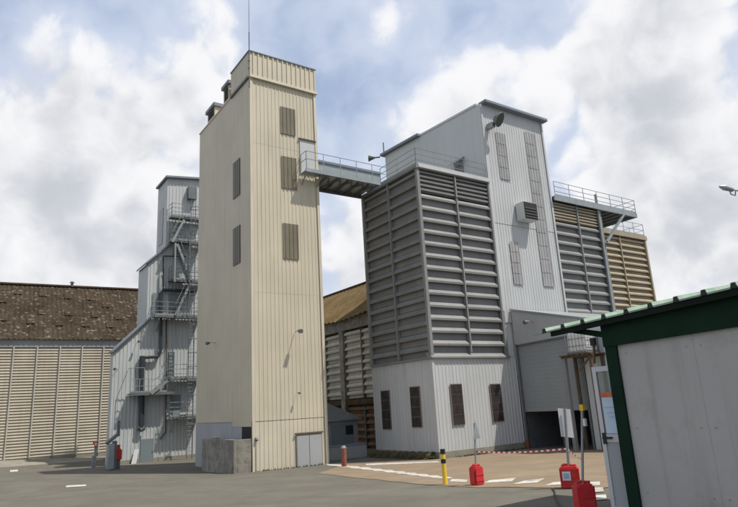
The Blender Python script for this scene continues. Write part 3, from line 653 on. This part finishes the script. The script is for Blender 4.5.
def flight(pa, pb):
    a, b = aty(*pa, SY-.7), aty(*pb, SY-.7); f = MB()
    for o in (-.38, .38): f.bar(a+Vector((0, o, 0)), b+Vector((0, o, 0)), .05, .2)
    f.tube(a+Vector((0, -.38, .9)), b+Vector((0, -.38, .9)), .025, 5)
    fo_ = f.build('stair_flight', 'galv', O); n = max(3, int(abs(b.z-a.z)/.2))
    for k in range(1, n):
        c = a.lerp(b, k/n); MB().box(c.x-.12, c.x+.12, c.y-.36, c.y+.36, c.z-.015, c.z+.015).build('tread', 'galv', fo_)
flight((150, 394), (166, 381)); flight((171, 243), (183, 221)); flight((190, 281), (176, 245)); flight((174, 316), (189, 284))
lad = MB(); la, lb = aty(191.5, 200, SY-1.5), aty(191.5, 462, SY-1.5); x = (la.x+lb.x)/2
for o in (-.2, .2): lad.tube((x+o, SY-1.5, P0.z), (x+o, SY-1.5, la.z), .035, 5)
z = P0.z+.3
while z < la.z: lad.tube((x-.2, SY-1.5, z), (x+.2, SY-1.5, z), .018, 4); z += .3
lad.build('ladder', 'dark_steel', O)
hp = MB(); z = P0.z+2.6
while z < la.z:
    pts = [(x+.38*math.cos(t), SY-1.5-.38+.38*math.sin(t)*1.0, z) for t in [i*math.pi/6 for i in range(13)]]; hp.path(pts, .02, 4); z += 1.1
hp.build('ladder_cage', 'dark_steel', O)
for px, y0, y1 in ((175.5, 243, 282), (190, 243, 282)):
    a, b = aty(px, y0, SY-1.2), aty(px, y1, SY-1.2); MB().box(a.x-.06, a.x+.06, SY-1.26, SY-1.14, b.z, a.z).build('post', 'galv', O)
# bits at the foot of the stair building
mp_ = gpx(111, 470); N = thing('loading_chute', 'grey steel chute with a dark sloping cover beside the stair building', 'chute', tuple(mp_))
k_ = lambda px, py, o=0: aty(px, py, mp_.y+o)
a, b = k_(108, 444), k_(113, 469); MB().box(a.x, b.x, mp_.y-.25, mp_.y+.25, b.z, a.z).build('body', 'galv', N, .02)
MB().bar(k_(106.5, 443.5), k_(118.5, 433.5), .5, .16).build('cover', 'dark_steel', N); a, b = k_(117.5, 420.5), k_(119.5, 436); MB().box(a.x, b.x, mp_.y-.08, mp_.y+.08, b.z, a.z).build('stack', 'dark_steel', N)
a, b = k_(112.5, 441), k_(115.5, 470); MB().box(a.x+.02, b.x, mp_.y-.12, mp_.y+.12, b.z, a.z).build('leg', 'dark_steel', N)
hp_ = gpx(118, 469); Y = hp_.y-.3; N = thing('fire_hydrant', 'red fire hydrant standing at the corner of the stair building', 'hydrant', tuple(hp_))
a, b = aty(115.2, 449, Y), aty(121.2, 460, Y); MB().box(a.x, b.x, Y-.2, Y+.2, b.z, a.z).build('cabinet', 'red_paint', N, .06); MB().box(a.x+.08, b.x-.08, Y-.1, Y+.1, hp_.z, b.z).build('foot', 'dark_steel', N); MB().tube(((a.x+b.x)/2, Y, a.z), ((a.x+b.x)/2, Y, a.z+.25), .1, 8).build('cap', 'red_paint', N)
sp = gpx(95, 468); N = thing('warning_sign', 'small red triangular sign on a grey post near the hydrant', 'sign', tuple(sp)); kk = lambda px, py: aty(px, py, sp.y)
MB().box(kk(94.3, 450).x, kk(96.5, 450).x, sp.y-.06, sp.y+.06, sp.z, kk(95, 444).z).build('post', 'galv', N); MB().box(kk(92, 456).x, kk(94, 456).x, sp.y-.08, sp.y+.08, sp.z, kk(93, 456).z).build('side_post', 'galv', N)
a, b, c = kk(92.4, 442), kk(98.6, 442), kk(95.4, 448.5); MB().prism([(a.x, a.z), (c.x, c.z), (b.x, b.z)], 'y', sp.y-.1, sp.y-.065).build('plate', 'red_paint', N)
a, b, c = kk(93.9, 443), kk(97.1, 443), kk(95.4, 446.4); MB().prism([(a.x, a.z), (c.x, c.z), (b.x, b.z)], 'y', sp.y-.115, sp.y-.101).build('plate_face', 'white_board', N)

# ================================================================== LEFT WAREHOUSE
wa = R(-3.0); WL = Vector((12.84, 62.2, 0)); wu = Vector((math.cos(wa), math.sin(wa), 0)); wn_ = Vector((math.sin(wa), -math.cos(wa), 0))
Hs = thing('long_warehouse', 'long beige louvred warehouse with a mossy brown roof at far left', 'warehouse', (0, 63, -1.3))
def wp(a, o, z): p = WL + wu*a + wn_*o; return (p.x, p.y, z)   # a metres right of the stair building side, o metres out of the wall
def wbox(mb, a0, a1, o0, o1, z0, z1):
    k = len(mb.v); mb.v += [wp(a, o, z) for z in (z0, z1) for o in (o1, o0) for a in (a0, a1)]
    mb.f += [tuple(k+i for i in q) for q in ((0, 2, 3, 1), (4, 5, 7, 6), (0, 1, 5, 4), (2, 6, 7, 3), (0, 4, 6, 2), (1, 3, 7, 5))]; mb.mi += [0]*6; return mb
EZ = 9.25; bay = 1.86; A0 = -16.0
wbox(MB(), A0, 20, -9, -.16, GB, EZ-.1).build('core_wall', 'moss_edge', Hs)
wbox(MB(), A0, 20, -.15, .12, 8.55, EZ+.02).build('eave_beam', 'grey_render', Hs)
wbox(MB(), A0, 20, -.15, .06, GB, -1.0).build('plinth', 'pale_concrete', Hs)
nrow = 38; z0s = -1.05; pz = (8.5-z0s)/nrow
prof = [(.0, 0), (-.085, .012), (-.09, .04), (-.015, pz*.97), (.02, pz*.97)]
for j in range(-8, 2):
    a = .55+bay*j; lb_ = MB()
    for k in range(nrow):
        q = [wp(a+t_, -o_, z0s+k*pz+z_) for t_ in (.03, bay-.03) for o_, z_ in prof]; n0 = len(lb_.v); lb_.v += q
        lb_.f += [(n0+i, n0+5+i, n0+5+(i+1) % 5, n0+(i+1) % 5) for i in range(5)] + [(n0, n0+1, n0+2, n0+3, n0+4), (n0+9, n0+8, n0+7, n0+6, n0+5)]; lb_.mi += [0]*7
    lb_.build('louvre_panel', 'louvre_beige', Hs)['kind'] = 'stuff'
    wbox(MB(), a-.05, a+.05, -.1, .20, -1.1, 8.6).build('batten', 'batten', Hs)
# roof: corrugated cement sheet, wavy bottom edge
rb = 8.0
pr_ = aty(0, 282.8, WL.y+rb); RZ = pr_.z
rf = MB(); n = 180
for i in range(n+1):
    a = A0+(20-A0)*i/n; w_ = .05*math.cos(i*math.pi)
    rf.v += [wp(a, .35, EZ+.02+w_-.02*(i % 3)), wp(a, -rb, RZ+w_)]
rf.f = [(2*i, 2*i+2, 2*i+3, 2*i+1) for i in range(n)]; rf.mi = [0]*n
roof = rf.build('roof', 'lichen_roof', Hs)
for (px, py) in ((18, 292), (43, 294), (68, 296.5), (3, 300), (42, 312), (69, 313), (95, 315), (118, 317), (31, 321), (59, 323), (85, 324), (110, 325), (3, 318), (106, 305), (90, 298)):
    d = ray(px, py); e1 = Vector(wp(0, .35, EZ)); e2 = Vector(wp(0, -rb, RZ)); nrm = wu.cross(e2-e1).normalized(); q = CAM + d*((e1-CAM).dot(nrm)/d.dot(nrm))
    s = (e2-e1).normalized(); up_ = nrm if nrm.z > 0 else -nrm
    c = [q + wu*sx*.36 + s*sy*.6 + up_*(.07+h_) for h_ in (0, .03) for sx, sy in ((-1, -1), (1, -1), (1, 1), (-1, 1))]
    sk = MB(); sk.v = [tuple(v) for v in c]; sk.f = [(3, 2, 1, 0), (4, 5, 6, 7), (0, 1, 5, 4), (1, 2, 6, 5), (2, 3, 7, 6), (3, 0, 4, 7)]; sk.mi = [0]*6; sk.build('roof_light', 'lichen_roof', roof)
rc = MB(); rc.bar(wp(A0, -rb, RZ+.08), wp(20, -rb, RZ+.08), .5, .16); rc.build('ridge_cap', 'moss_edge', roof)
q = aty(72, 285, WL.y+rb); MB().tube((q.x, q.y, RZ), (q.x, q.y, RZ+.45), .14, 8).tube((q.x, q.y, RZ+.45), (q.x, q.y, RZ+.6), .28, 8, 0, .1).build('roof_cowl', 'dark_steel', roof)
MB().poly([wp(A0, -rb, RZ-.1), wp(20, -rb, RZ-.1), wp(20, -2*rb, EZ), wp(A0, -2*rb, EZ)]).build('rear_roof', 'lichen_roof', Hs)
cb = gpx(78, 456.2); a, b = aty(74, 449.5, cb.y), aty(82, 456.5, cb.y)
N = thing('utility_box', 'small grey utility box at the foot of the beige louvred wall', 'box', tuple(cb)); MB().box(a.x, b.x, cb.y-.3, cb.y+.1, b.z, a.z).build('cabinet', 'galv', N, .02); MB().box(a.x-.04, b.x+.04, cb.y-.34, cb.y+.1, a.z+.002, a.z+.05).build('lid', 'dark_steel', N)

# ================================================================== MIDDLE WAREHOUSE (seen between tower and silo)
MX = 26.0; J = thing('old_warehouse', 'old concrete louvred warehouse with golden mossy roof seen between tower and silo', 'warehouse', (MX+4, 45, -1.4))
MB().box(MX+.25, MX+10, 33, 64, GB, 8.7).build('core_wall', 'moss_edge', J)
MB().box(MX-.1, MX+.24, 33, 64, 7.75, 8.75).build('eave_beam', 'old_concrete', J)
for y in (36.4, 42.0, 47.6, 53.2): MB().box(MX-.22, MX+.24, y-.3, y+.3, GB, 7.74).build('pillar', 'old_concrete', J)
for y0 in (36.75, 42.35, 47.95):
    louvre_bank(J, 'y', y0, y0+4.9, MX-.08, 2.35, 7.6, 2, 9, .2, 'louvre_old', 'old_concrete', .12, .012, .4)
    louvre_bank(J, 'y', y0, y0+4.9, MX-.04, -1.4, 1.7, 2, 6, .2, 'louvre_rust', 'dark_steel', .12, .012, .4)
MB().box(MX-.1, MX+.24, 33, 64, 1.85, 2.25).build('ledge', 'moss_edge', J)
rf = MB(); n = 90; mr = aty(345, 290.5, 42.0+1.5); RMZ = atx(345, 290.5, MX+6).z
for i in range(n+1):
    y = 33+31*i/n; s_ = -.22*math.exp(-((y-41.5)/3.0)**2); w_ = .05*math.cos(i*math.pi); rf.v += [(MX-.5, y, 8.75+s_+w_), (MX+6, y, RMZ+w_)]
rf.f = [(2*i+2, 2*i, 2*i+1, 2*i+3) for i in range(n)]; rf.mi = [0]*n; r_ = rf.build('roof', 'lichen_gold', J)
MB().box(MX+5.85, MX+6.2, 33, 64, RMZ-.02, RMZ+.14).build('ridge_cap', 'moss_edge', r_)
MB().poly([(MX+6, 33, RMZ-.1), (MX+12, 33, 8.7), (MX+12, 64, 8.7), (MX+6, 64, RMZ-.1)]).build('rear_roof', 'lichen_gold', J)
# small house
hy = 34.6; q0, q1 = aty(322, 420, hy), aty(357.2, 418, hy); ez = .98
Hh = thing('small_house', 'small grey rendered outbuilding with a slate hipped roof between tower and silo', 'house', (q0.x+1, hy+1.5, -1.35))
MB().box(q0.x-1.2, q1.x, hy, hy+3.4, GB, ez).build('wall', 'grey_render', Hh)
mb = MB(); x0, x1, y0, y1 = q0.x-1.5, q1.x+.2, hy-.2, hy+3.6; rz = ez+1.25; mb.poly([(x0, y0, ez), (x1, y0, ez), (x1-1.9, hy+1.7, rz), (x0+1.4, hy+1.7, rz)]).poly([(x1, y0, ez), (x1, y1, ez), (x1-1.9, hy+1.7, rz)]).poly([(x1, y1, ez), (x0, y1, ez), (x0+1.4, hy+1.7, rz), (x1-1.9, hy+1.7, rz)]).poly([(x0, y1, ez), (x0, y0, ez), (x0+1.4, hy+1.7, rz)]).poly([(x0, y0, ez-.01), (x0, y1, ez-.01), (x1, y1, ez-.01), (x1, y0, ez-.01)]); mb.build('roof', 'slate_roof', Hh)
MB().box(x0, x1, y0-.06, y0-.005, ez-.1, ez+.02).build('gutter', 'galv', Hh)
a, b = aty(331, 425, hy), aty(354, 447, hy); g = MB().box(a.x, b.x, hy-.04, hy-.01, b.z-.9, a.z).build('garage_door', 'stair_door', Hh)
a, b = aty(345, 425.5, hy), aty(353, 434, hy); MB().box(a.x, b.x, hy-.06, hy-.041, b.z, a.z).build('door_window', 'window_dark', g)
N = thing('low_wall', 'low dark rendered wall behind the red bollard', 'wall', (20, 32.6, -1.35)); MB().box(17.75, 21.5, 32.5, 32.7, GB, -.55).build('body', 'grey_render', N, .01); MB().box(17.72, 21.5, 32.45, 32.75, -.548, -.48).build('coping', 'slate_trim', N)

# ================================================================== SHED (right foreground)
HX = 8.48; V = thing('green_shed', 'pale panel shed with dark green frame and ribbed roof in right foreground', 'shed', (9.9, 3.8, 0))
MB().box(HX, HX+.06, -1.2, 5.62, -.3, 2.56).build('wall_panel', 'shed_panel', V)
for y in (4.45, 3.25, 2.05): MB().box(HX-.004, HX, y-.006, y+.006, -.3, 2.45).build('panel_joint', 'shed_panel', V)
MB().box(HX+.061, HX+2.8, -1.2, -1.14, -.3, 2.6).build('rear_wall', 'shed_panel', V); MB().box(HX+2.8, HX+2.86, -1.2, 5.62, -.3, 3.0).build('far_wall', 'shed_panel', V)
MB().box(HX-.045, HX+.10, 5.62, 5.82, -.3, 2.62).build('corner_post', 'shed_green', V, .008)
MB().box(HX+2.7, HX+2.86, 5.64, 5.80, -.3, 2.9).build('corner_post', 'shed_green', V)
MB().prism([(-1.2, 2.60), (5.83, 2.43), (5.83, 2.80), (-1.2, 3.10)], 'x', HX-.06, HX-.012).build('fascia', 'shed_green', V)
MB().box(HX-.03, HX+2.8, 5.64, 5.80, 2.625, 2.80).build('end_beam', 'shed_green', V)
rz0 = lambda x, y: 2.86 + .057*(6.95-y) + .155*(x-8.30)
rs = MB(); pitch = .394; yy = 7.18; prof = []
while yy > -1.4:
    prof += [(yy, 0), (yy-.30, 0), (yy-.32, .055), (yy-.37, .055)]; yy -= pitch
xa, xb = HX-.20, HX+2.9
for (y0, h0), (y1, h1) in zip(prof, prof[1:]):
    rs.poly([(xa, y0, rz0(xa, y0)+h0-.06), (xa, y1, rz0(xa, y1)+h1-.06), (xb, y1, rz0(xb, y1)+h1-.06), (xb, y0, rz0(xb, y0)+h0-.06)])
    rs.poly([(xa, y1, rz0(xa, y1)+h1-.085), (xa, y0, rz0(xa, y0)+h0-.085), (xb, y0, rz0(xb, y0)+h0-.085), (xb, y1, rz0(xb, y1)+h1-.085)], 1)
    rs.poly([(xa, y0, rz0(xa, y0)+h0-.085), (xa, y1, rz0(xa, y1)+h1-.085), (xa, y1, rz0(xa, y1)+h1-.06), (xa, y0, rz0(xa, y0)+h0-.06)])
roof = rs.build('roof', ['roof_green', 'underside'], V)
for yy in [7.18-.345-k*pitch for k in range(22)]:
    MB().box(xa-.004, xa+.02, yy-.032, yy+.032, rz0(xa, yy)-.085, rz0(xa, yy)-.012).build('rib_closer', 'black_paint', roof)
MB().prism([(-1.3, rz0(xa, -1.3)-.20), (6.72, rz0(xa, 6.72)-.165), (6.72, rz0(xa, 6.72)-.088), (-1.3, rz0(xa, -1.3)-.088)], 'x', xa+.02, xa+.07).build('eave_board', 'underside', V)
MB().bar((HX, 5.8, 2.62), (HX, 6.5, 2.80), .06, .09).build('bracket', 'shed_green', V)
MB().tube((HX+.02, 6.06, 2.48), (HX+.02, 6.06, 2.60), .05, 8).build('outside_lamp', 'black_paint', V); MB().bar((HX+.03, 6.10, 2.2), (HX+.03, 6.06, 2.48), .03, .03).build('lamp_bracket', 'wood', V)
for y in (5.5, 4.55, 4.35, 3.35, 3.15, 2.15):
    for z in (.3, 1.2, 2.3): MB().tube((HX-.006, y, z), (HX, y, z), .012, 6).build('screw', 'galv', V)
# open glazed door
dx = HX+.13; y1 = atx(591.5, 369, dx).y; y0 = y1-.85; zb, zt = ground_z(dx, 6)+.06, 2.15
dr = MB(); dr.box(dx, dx+.05, y1-.07, y1, zb, zt); dr.box(dx, dx+.05, y0, y0+.07, zb, zt)
for a, b in ((zb, zb+.10), (.98, 1.10), (zt-.08, zt)): dr.box(dx+.001, dx+.049, y0+.071, y1-.071, a, b)
dr = dr.build('door_leaf', 'alu', V)
MB().box(dx+.02, dx+.03, y0+.07, y1-.07, 1.10, zt-.08).build('door_glass', 'glass', dr); MB().box(dx+.015, dx+.035, y0+.071, y1-.071, zb+.10, .98).build('door_panel', 'door_panel', dr)
MB().box(dx-.05, dx-.002, y1-.20, y1-.05, 1.03, 1.06).box(dx-.012, dx-.001, y1-.09, y1-.03, .95, 1.12).build('door_handle', 'black_paint', dr)
MB().box(dx+.010, dx+.013, y1-.44, y1-.10, 1.11, 1.66).build('poster', 'poster_blue', dr); MB().box(dx+.014, dx+.017, y0+.12, y1-.09, 1.13, 1.74).build('poster', 'poster_orange', dr)
MB().box(dx+.006, dx+.009, y1-.40, y1-.14, 1.50, 1.515).box(dx+.006, dx+.009, y1-.40, y1-.16, 1.42, 1.43).box(dx+.006, dx+.009, y1-.40, y1-.2, 1.36, 1.37).build('print_lines', 'sticker_blue', dr)

# ================================================================== SMALL THINGS
def jerrycan(px, py, h, w, dpt, rot, label, sticker=None):
    p = gpx(px, py); o = thing('jerrycan', label, 'jerrycan', tuple(p), 'red jerrycans used as post bases'); o.rotation_euler.z = rot; o['_o'] = (0, 0, 0)
    MB().box(-w/2, w/2, -dpt/2, dpt/2, 0, h*.90).build('body', 'red_plastic', o, .035, smooth=False)
    MB().path([(-w*.36, 0, h*.88), (-w*.30, 0, h*.97), (w*.12, 0, h*.97), (w*.18, 0, h*.88)], .026, 6).build('handle', 'red_plastic', o)
    MB().tube((w*.30, 0, h*.88), (w*.30, 0, h*.98), .04, 10).build('cap', 'red_plastic', o)
    for s in (-1, 1):
        for k in (.24, .52): MB().box(-w*.40, w*.40, s*(dpt/2+.004)-.006, s*(dpt/2+.004)+.006, h*k-.012, h*k+.012).build('rib', 'red_plastic', o)
    if sticker:
        f, sx, sz, sw, sh_ = sticker
        if f == 'front':
            MB().box(sx-sw/2, sx+sw/2, -dpt/2-.014, -dpt/2-.011, sz-sh_/2, sz+sh_/2).build('sticker', 'white_board', o); MB().box(sx-sw*.36, sx+sw*.36, -dpt/2-.017, -dpt/2-.0145, sz-sh_*.32, sz+sh_*.32).build('sticker_print', 'sticker_blue', o)
        else: MB().box(w/2+.004, w/2+.007, -sw/2, sw/2, sz-sh_/2, sz+sh_/2).build('sticker', 'white_board', o)
    return p
yawc = -YAW
j1 = jerrycan(477.5, 485.2, .50, .29, .26, yawc+.5, 'red jerrycan beside the yellow bollard', ('side', 0, .26, .12, .14))
j2 = jerrycan(571.5, 488.2, .50, .40, .30, yawc-.35, 'red jerrycan with a pale blue sticker under the white board', ('front', -.06, .27, .17, .18))
j3 = jerrycan(586.5, 513.0, .50, .30, .28, yawc+.1, 'red jerrycan nearest the shed door')
def pole(p, label, px, py, r=.022, name='sign_post', mt='galv'):
    top = vz(px, py, p); o = thing(name, label, 'post', tuple(p)); MB().tube((p.x, p.y, p.z+.44), top, r, 8).build('pole', mt, o); return o, top
def vz(px, py, p):
    d = ray(px, py); n = Vector((p.x, p.y, 0)).normalized(); return CAM + d*((p-CAM).dot(n)/d.dot(n))
o, top1 = pole(j1, 'thin grey post with a narrow edge-on triangular sign in the jerrycan by the yellow bollard', 474.2, 423)
c = top1; pr = MB(); ang = yawc+0.95; u = Vector((math.cos(ang), math.sin(ang), 0)); n_ = Vector((-math.sin(ang), math.cos(ang), 0))
tri = [c+Vector((0, 0, .06)), c+u*.19+Vector((0, 0, -.38)), c-u*.19+Vector((0, 0, -.38))]
pr.v = [tuple(q-n_*.028) for q in tri]+[tuple(q-n_*.040) for q in tri]; pr.f = [(0, 1, 2), (5, 4, 3), (0, 3, 4, 1), (1, 4, 5, 2), (2, 5, 3, 0)]; pr.mi = [0]*5; pr.build('triangular_plate', 'galv', o)
o, top2 = pole(j2, 'grey post carrying a blank white board seen from behind', 564.5, 408, .032)
a = vz(557.3, 409, j2); b = vz(574.5, 437, j2); bd = MB(); u = Rh
cc = (a+b)/2; away = Vector((j2.x, j2.y, 0)).normalized()*.05; hw, hh = (b-a).dot(Rh)/2, abs(a.z-b.z)/2
vv = [cc+away+Rh*sx*hw+ZZ*(sz*hh-.02*sx)+Fh*t for t in (0, .015) for sx, sz in ((-1, -1), (1, -1), (1, 1), (-1, 1))]
bd.v = [tuple(v) for v in vv]; bd.f = [(0, 1, 2, 3), (7, 6, 5, 4), (0, 4, 5, 1), (1, 5, 6, 2), (2, 6, 7, 3), (3, 7, 4, 0)]; bd.mi = [0]*6; bd.build('board', 'white_board', o)
o, top3 = pole(j3, 'thin grey post with a yellow tag in the jerrycan nearest the shed', 582, 405, .022)
MB().box(top3.x-.035, top3.x+.035, top3.y-.035, top3.y+.035, top3.z-.09, top3.z+.01).build('tag', 'yellow_tag', o); MB().box(top3.x-.028, top3.x+.028, top3.y-.028, top3.y+.028, top3.z-.34, top3.z-.22).build('tag', 'white_board', o)
def tape(a, b, sag, label, n=26, tw=0.0, w=.036):
    mb = MB(); pts = []
    for i in range(n+1):
        t = i/n; p = a.lerp(b, t); p.z -= sag*4*t*(1-t); pts.append((p, Vector((math.sin(tw*t)*.3, 0, math.cos(tw*t))).normalized()*w/2))
    for i in range(n):
        (p, s), (q, r) = pts[i], pts[i+1]; mb.poly([p-s, q-r, q+r, p+s], i % 2)
    o = mb.build('barrier_tape', ['tape_red', 'tape_white']); sol = o.modifiers.new('thickness', 'SOLIDIFY'); sol.thickness = .002
    tag(o, label, 'tape', 'red and white barrier tapes'); return o
t1, t2, t3 = vz(475.8, 451.5, j1), vz(567.2, 448.5, j2), vz(583.6, 460, j3)
tape(t1, t2, .045, 'long red and white barrier tape between the triangular sign post and white board post', 34)
tape(t2, t3, .03, 'short twisted barrier tape between the white board post and yellow tag post', 12, 2.4)
# bollards
p = gpx(445.3, 484.5); top = vz(443.6, 449, p); hgt = top.z-p.z; o = thing('bollard', 'yellow bollard with two black bands at the crossing', 'bollard', tuple(p), 'bollards')
MB().tube((p.x, p.y, p.z-.05), (p.x, p.y, p.z+hgt), .062, 14).build('shaft', 'yellow_paint', o, .01)
for a, b in ((.86, 1.0), (.60, .72)): MB().tube((p.x, p.y, p.z+hgt*a+.003), (p.x, p.y, p.z+hgt*b+.003), .066, 14).build('band', 'black_paint', o)
p = gpx(344.3, 466.5); top = vz(344, 445.5, p); hgt = top.z-p.z; o = thing('bollard', 'rusty red bollard with a pale cap beside the cream tower', 'bollard', tuple(p), 'bollards')
MB().tube((p.x, p.y, p.z-.05), (p.x, p.y, p.z+hgt-.12), .14, 14).build('shaft', 'rust_paint', o); MB().tube((p.x, p.y, p.z+hgt-.118), (p.x, p.y, p.z+hgt), .145, 14, 0, .10).build('cap', 'galv', o)
# crack in the asphalt, drawn as a thin black tube added on top
pts = [gpx(*q, .018) for q in ((553, 489), (554.5, 492), (555, 497), (557.5, 502), (560.5, 509), (563, 520))]
tag(MB().path(pts, .016, 6).build('ground_crack', 'crack'), 'thin dark crack in the asphalt near the jerrycans, modelled as a tube', 'crack')
# leaning sheet by the stair building door
lp = gpx(133, 466); q = lambda px, py, o: aty(px, py, SY-o)
sh_ = MB(); a, b, c, d = q(131, 464, .6), q(136, 464, .6), q(139, 449, .15), q(134.5, 449, .15); th = Vector((0, -.03, 0))
sh_.v = [tuple(v) for v in (a, b, c, d)]+[tuple(v+th) for v in (a, b, c, d)]; sh_.f = [(3, 2, 1, 0), (4, 5, 6, 7), (0, 1, 5, 4), (1, 2, 6, 5), (2, 3, 7, 6), (3, 0, 4, 7)]; sh_.mi = [0]*6
tag(sh_.build('metal_sheet', 'pale_panel'), 'pale metal sheet leaning on the stair building by its grey door', 'sheet')
# soil bank with weeds along the silo foot
so = MB(); n = 26
for i in range(n+1):
    y = 25.9+i*5.6/n; w_ = .55+.2*math.sin(i*1.7); g_ = ground_z(21.2, y); so.v += [(21.5, y, g_+.34+.06*math.sin(i*2.3)), (21.5-w_*.5, y, g_+.26+.08*random.random()), (21.5-w_, y, g_-.02)]
so.f = [(3*i+j, 3*i+j+1, 3*i+j+4, 3*i+j+3) for i in range(n) for j in range(2)]; so.mi = [0]*len(so.f)
so = so.build('soil_bank', 'soil'); so['kind'] = 'stuff'; tag(so, 'dark soil heaped along the foot of the grey silo', 'soil')
gr = MB()
for i in range(900):
    if i < 420: y = random.uniform(25.6, 31.4); x = 21.5-random.uniform(.1, .75)
    elif i < 760: x = random.uniform(22.6, 28.0); y = 25.55-random.uniform(.0, .25)
    else: x = random.uniform(13.2, 17.4); y = 30.42-random.uniform(0, .1)
    z = ground_z(x, y)+(.1 if i < 420 else 0); h_ = random.uniform(.05, .2)*(1.2 if i < 420 else .7); a = random.uniform(0, 6.28); u = Vector((math.cos(a), math.sin(a), 0))*random.uniform(.015, .04); l_ = Vector((random.uniform(-.08, .08), random.uniform(-.08, .08), h_))
    gr.poly([Vector((x, y, z))-u, Vector((x, y, z))+u, Vector((x, y, z))+l_])
gr = gr.build('weeds', 'weed'); gr['kind'] = 'stuff'; tag(gr, 'scattered weeds along the foot of the buildings', 'weeds')
# street lamp beyond the right edge
ld = 30.0; hd = lambda px, py: (lambda r: CAM + r*(ld/r.dot(Fh)))(ray(px, py))
a, b, pt = hd(719.5, 186.5), hd(733, 190), hd(752, 193); gz = ground_z(pt.x, pt.y)
o = thing('street_lamp', 'grey street lamp head reaching in at the right edge against the clouds', 'lamp', (pt.x, pt.y, gz))
MB().tube((pt.x, pt.y, gz), (pt.x, pt.y, pt.z-.3), .11, 10, 0, .06).build('pole', 'galv', o); MB().path([(pt.x, pt.y, pt.z-.3), pt, b], .04, 8).build('arm', 'galv', o)
hm = MB(); hm.tube(a, a.lerp(b, .35), .06, 10, 0, .15); hm.tube(a.lerp(b, .35), b, .15, 10, 0, .11); hm.build('lamp_head', 'galv', o)
m0 = a.lerp(b, .72); MB().path([m0+Vector((0, 0, -.1)), m0.lerp(b, .2)+Vector((0, 0, -.28)), b.lerp(pt, .06)+Vector((0, 0, -.30)), b.lerp(pt, .12)+Vector((0, 0, -.06))], .03, 6).build('sensor_loop', 'dark_steel', o)

for o in bpy.data.objects:
    if '_o' in o: del o['_o']
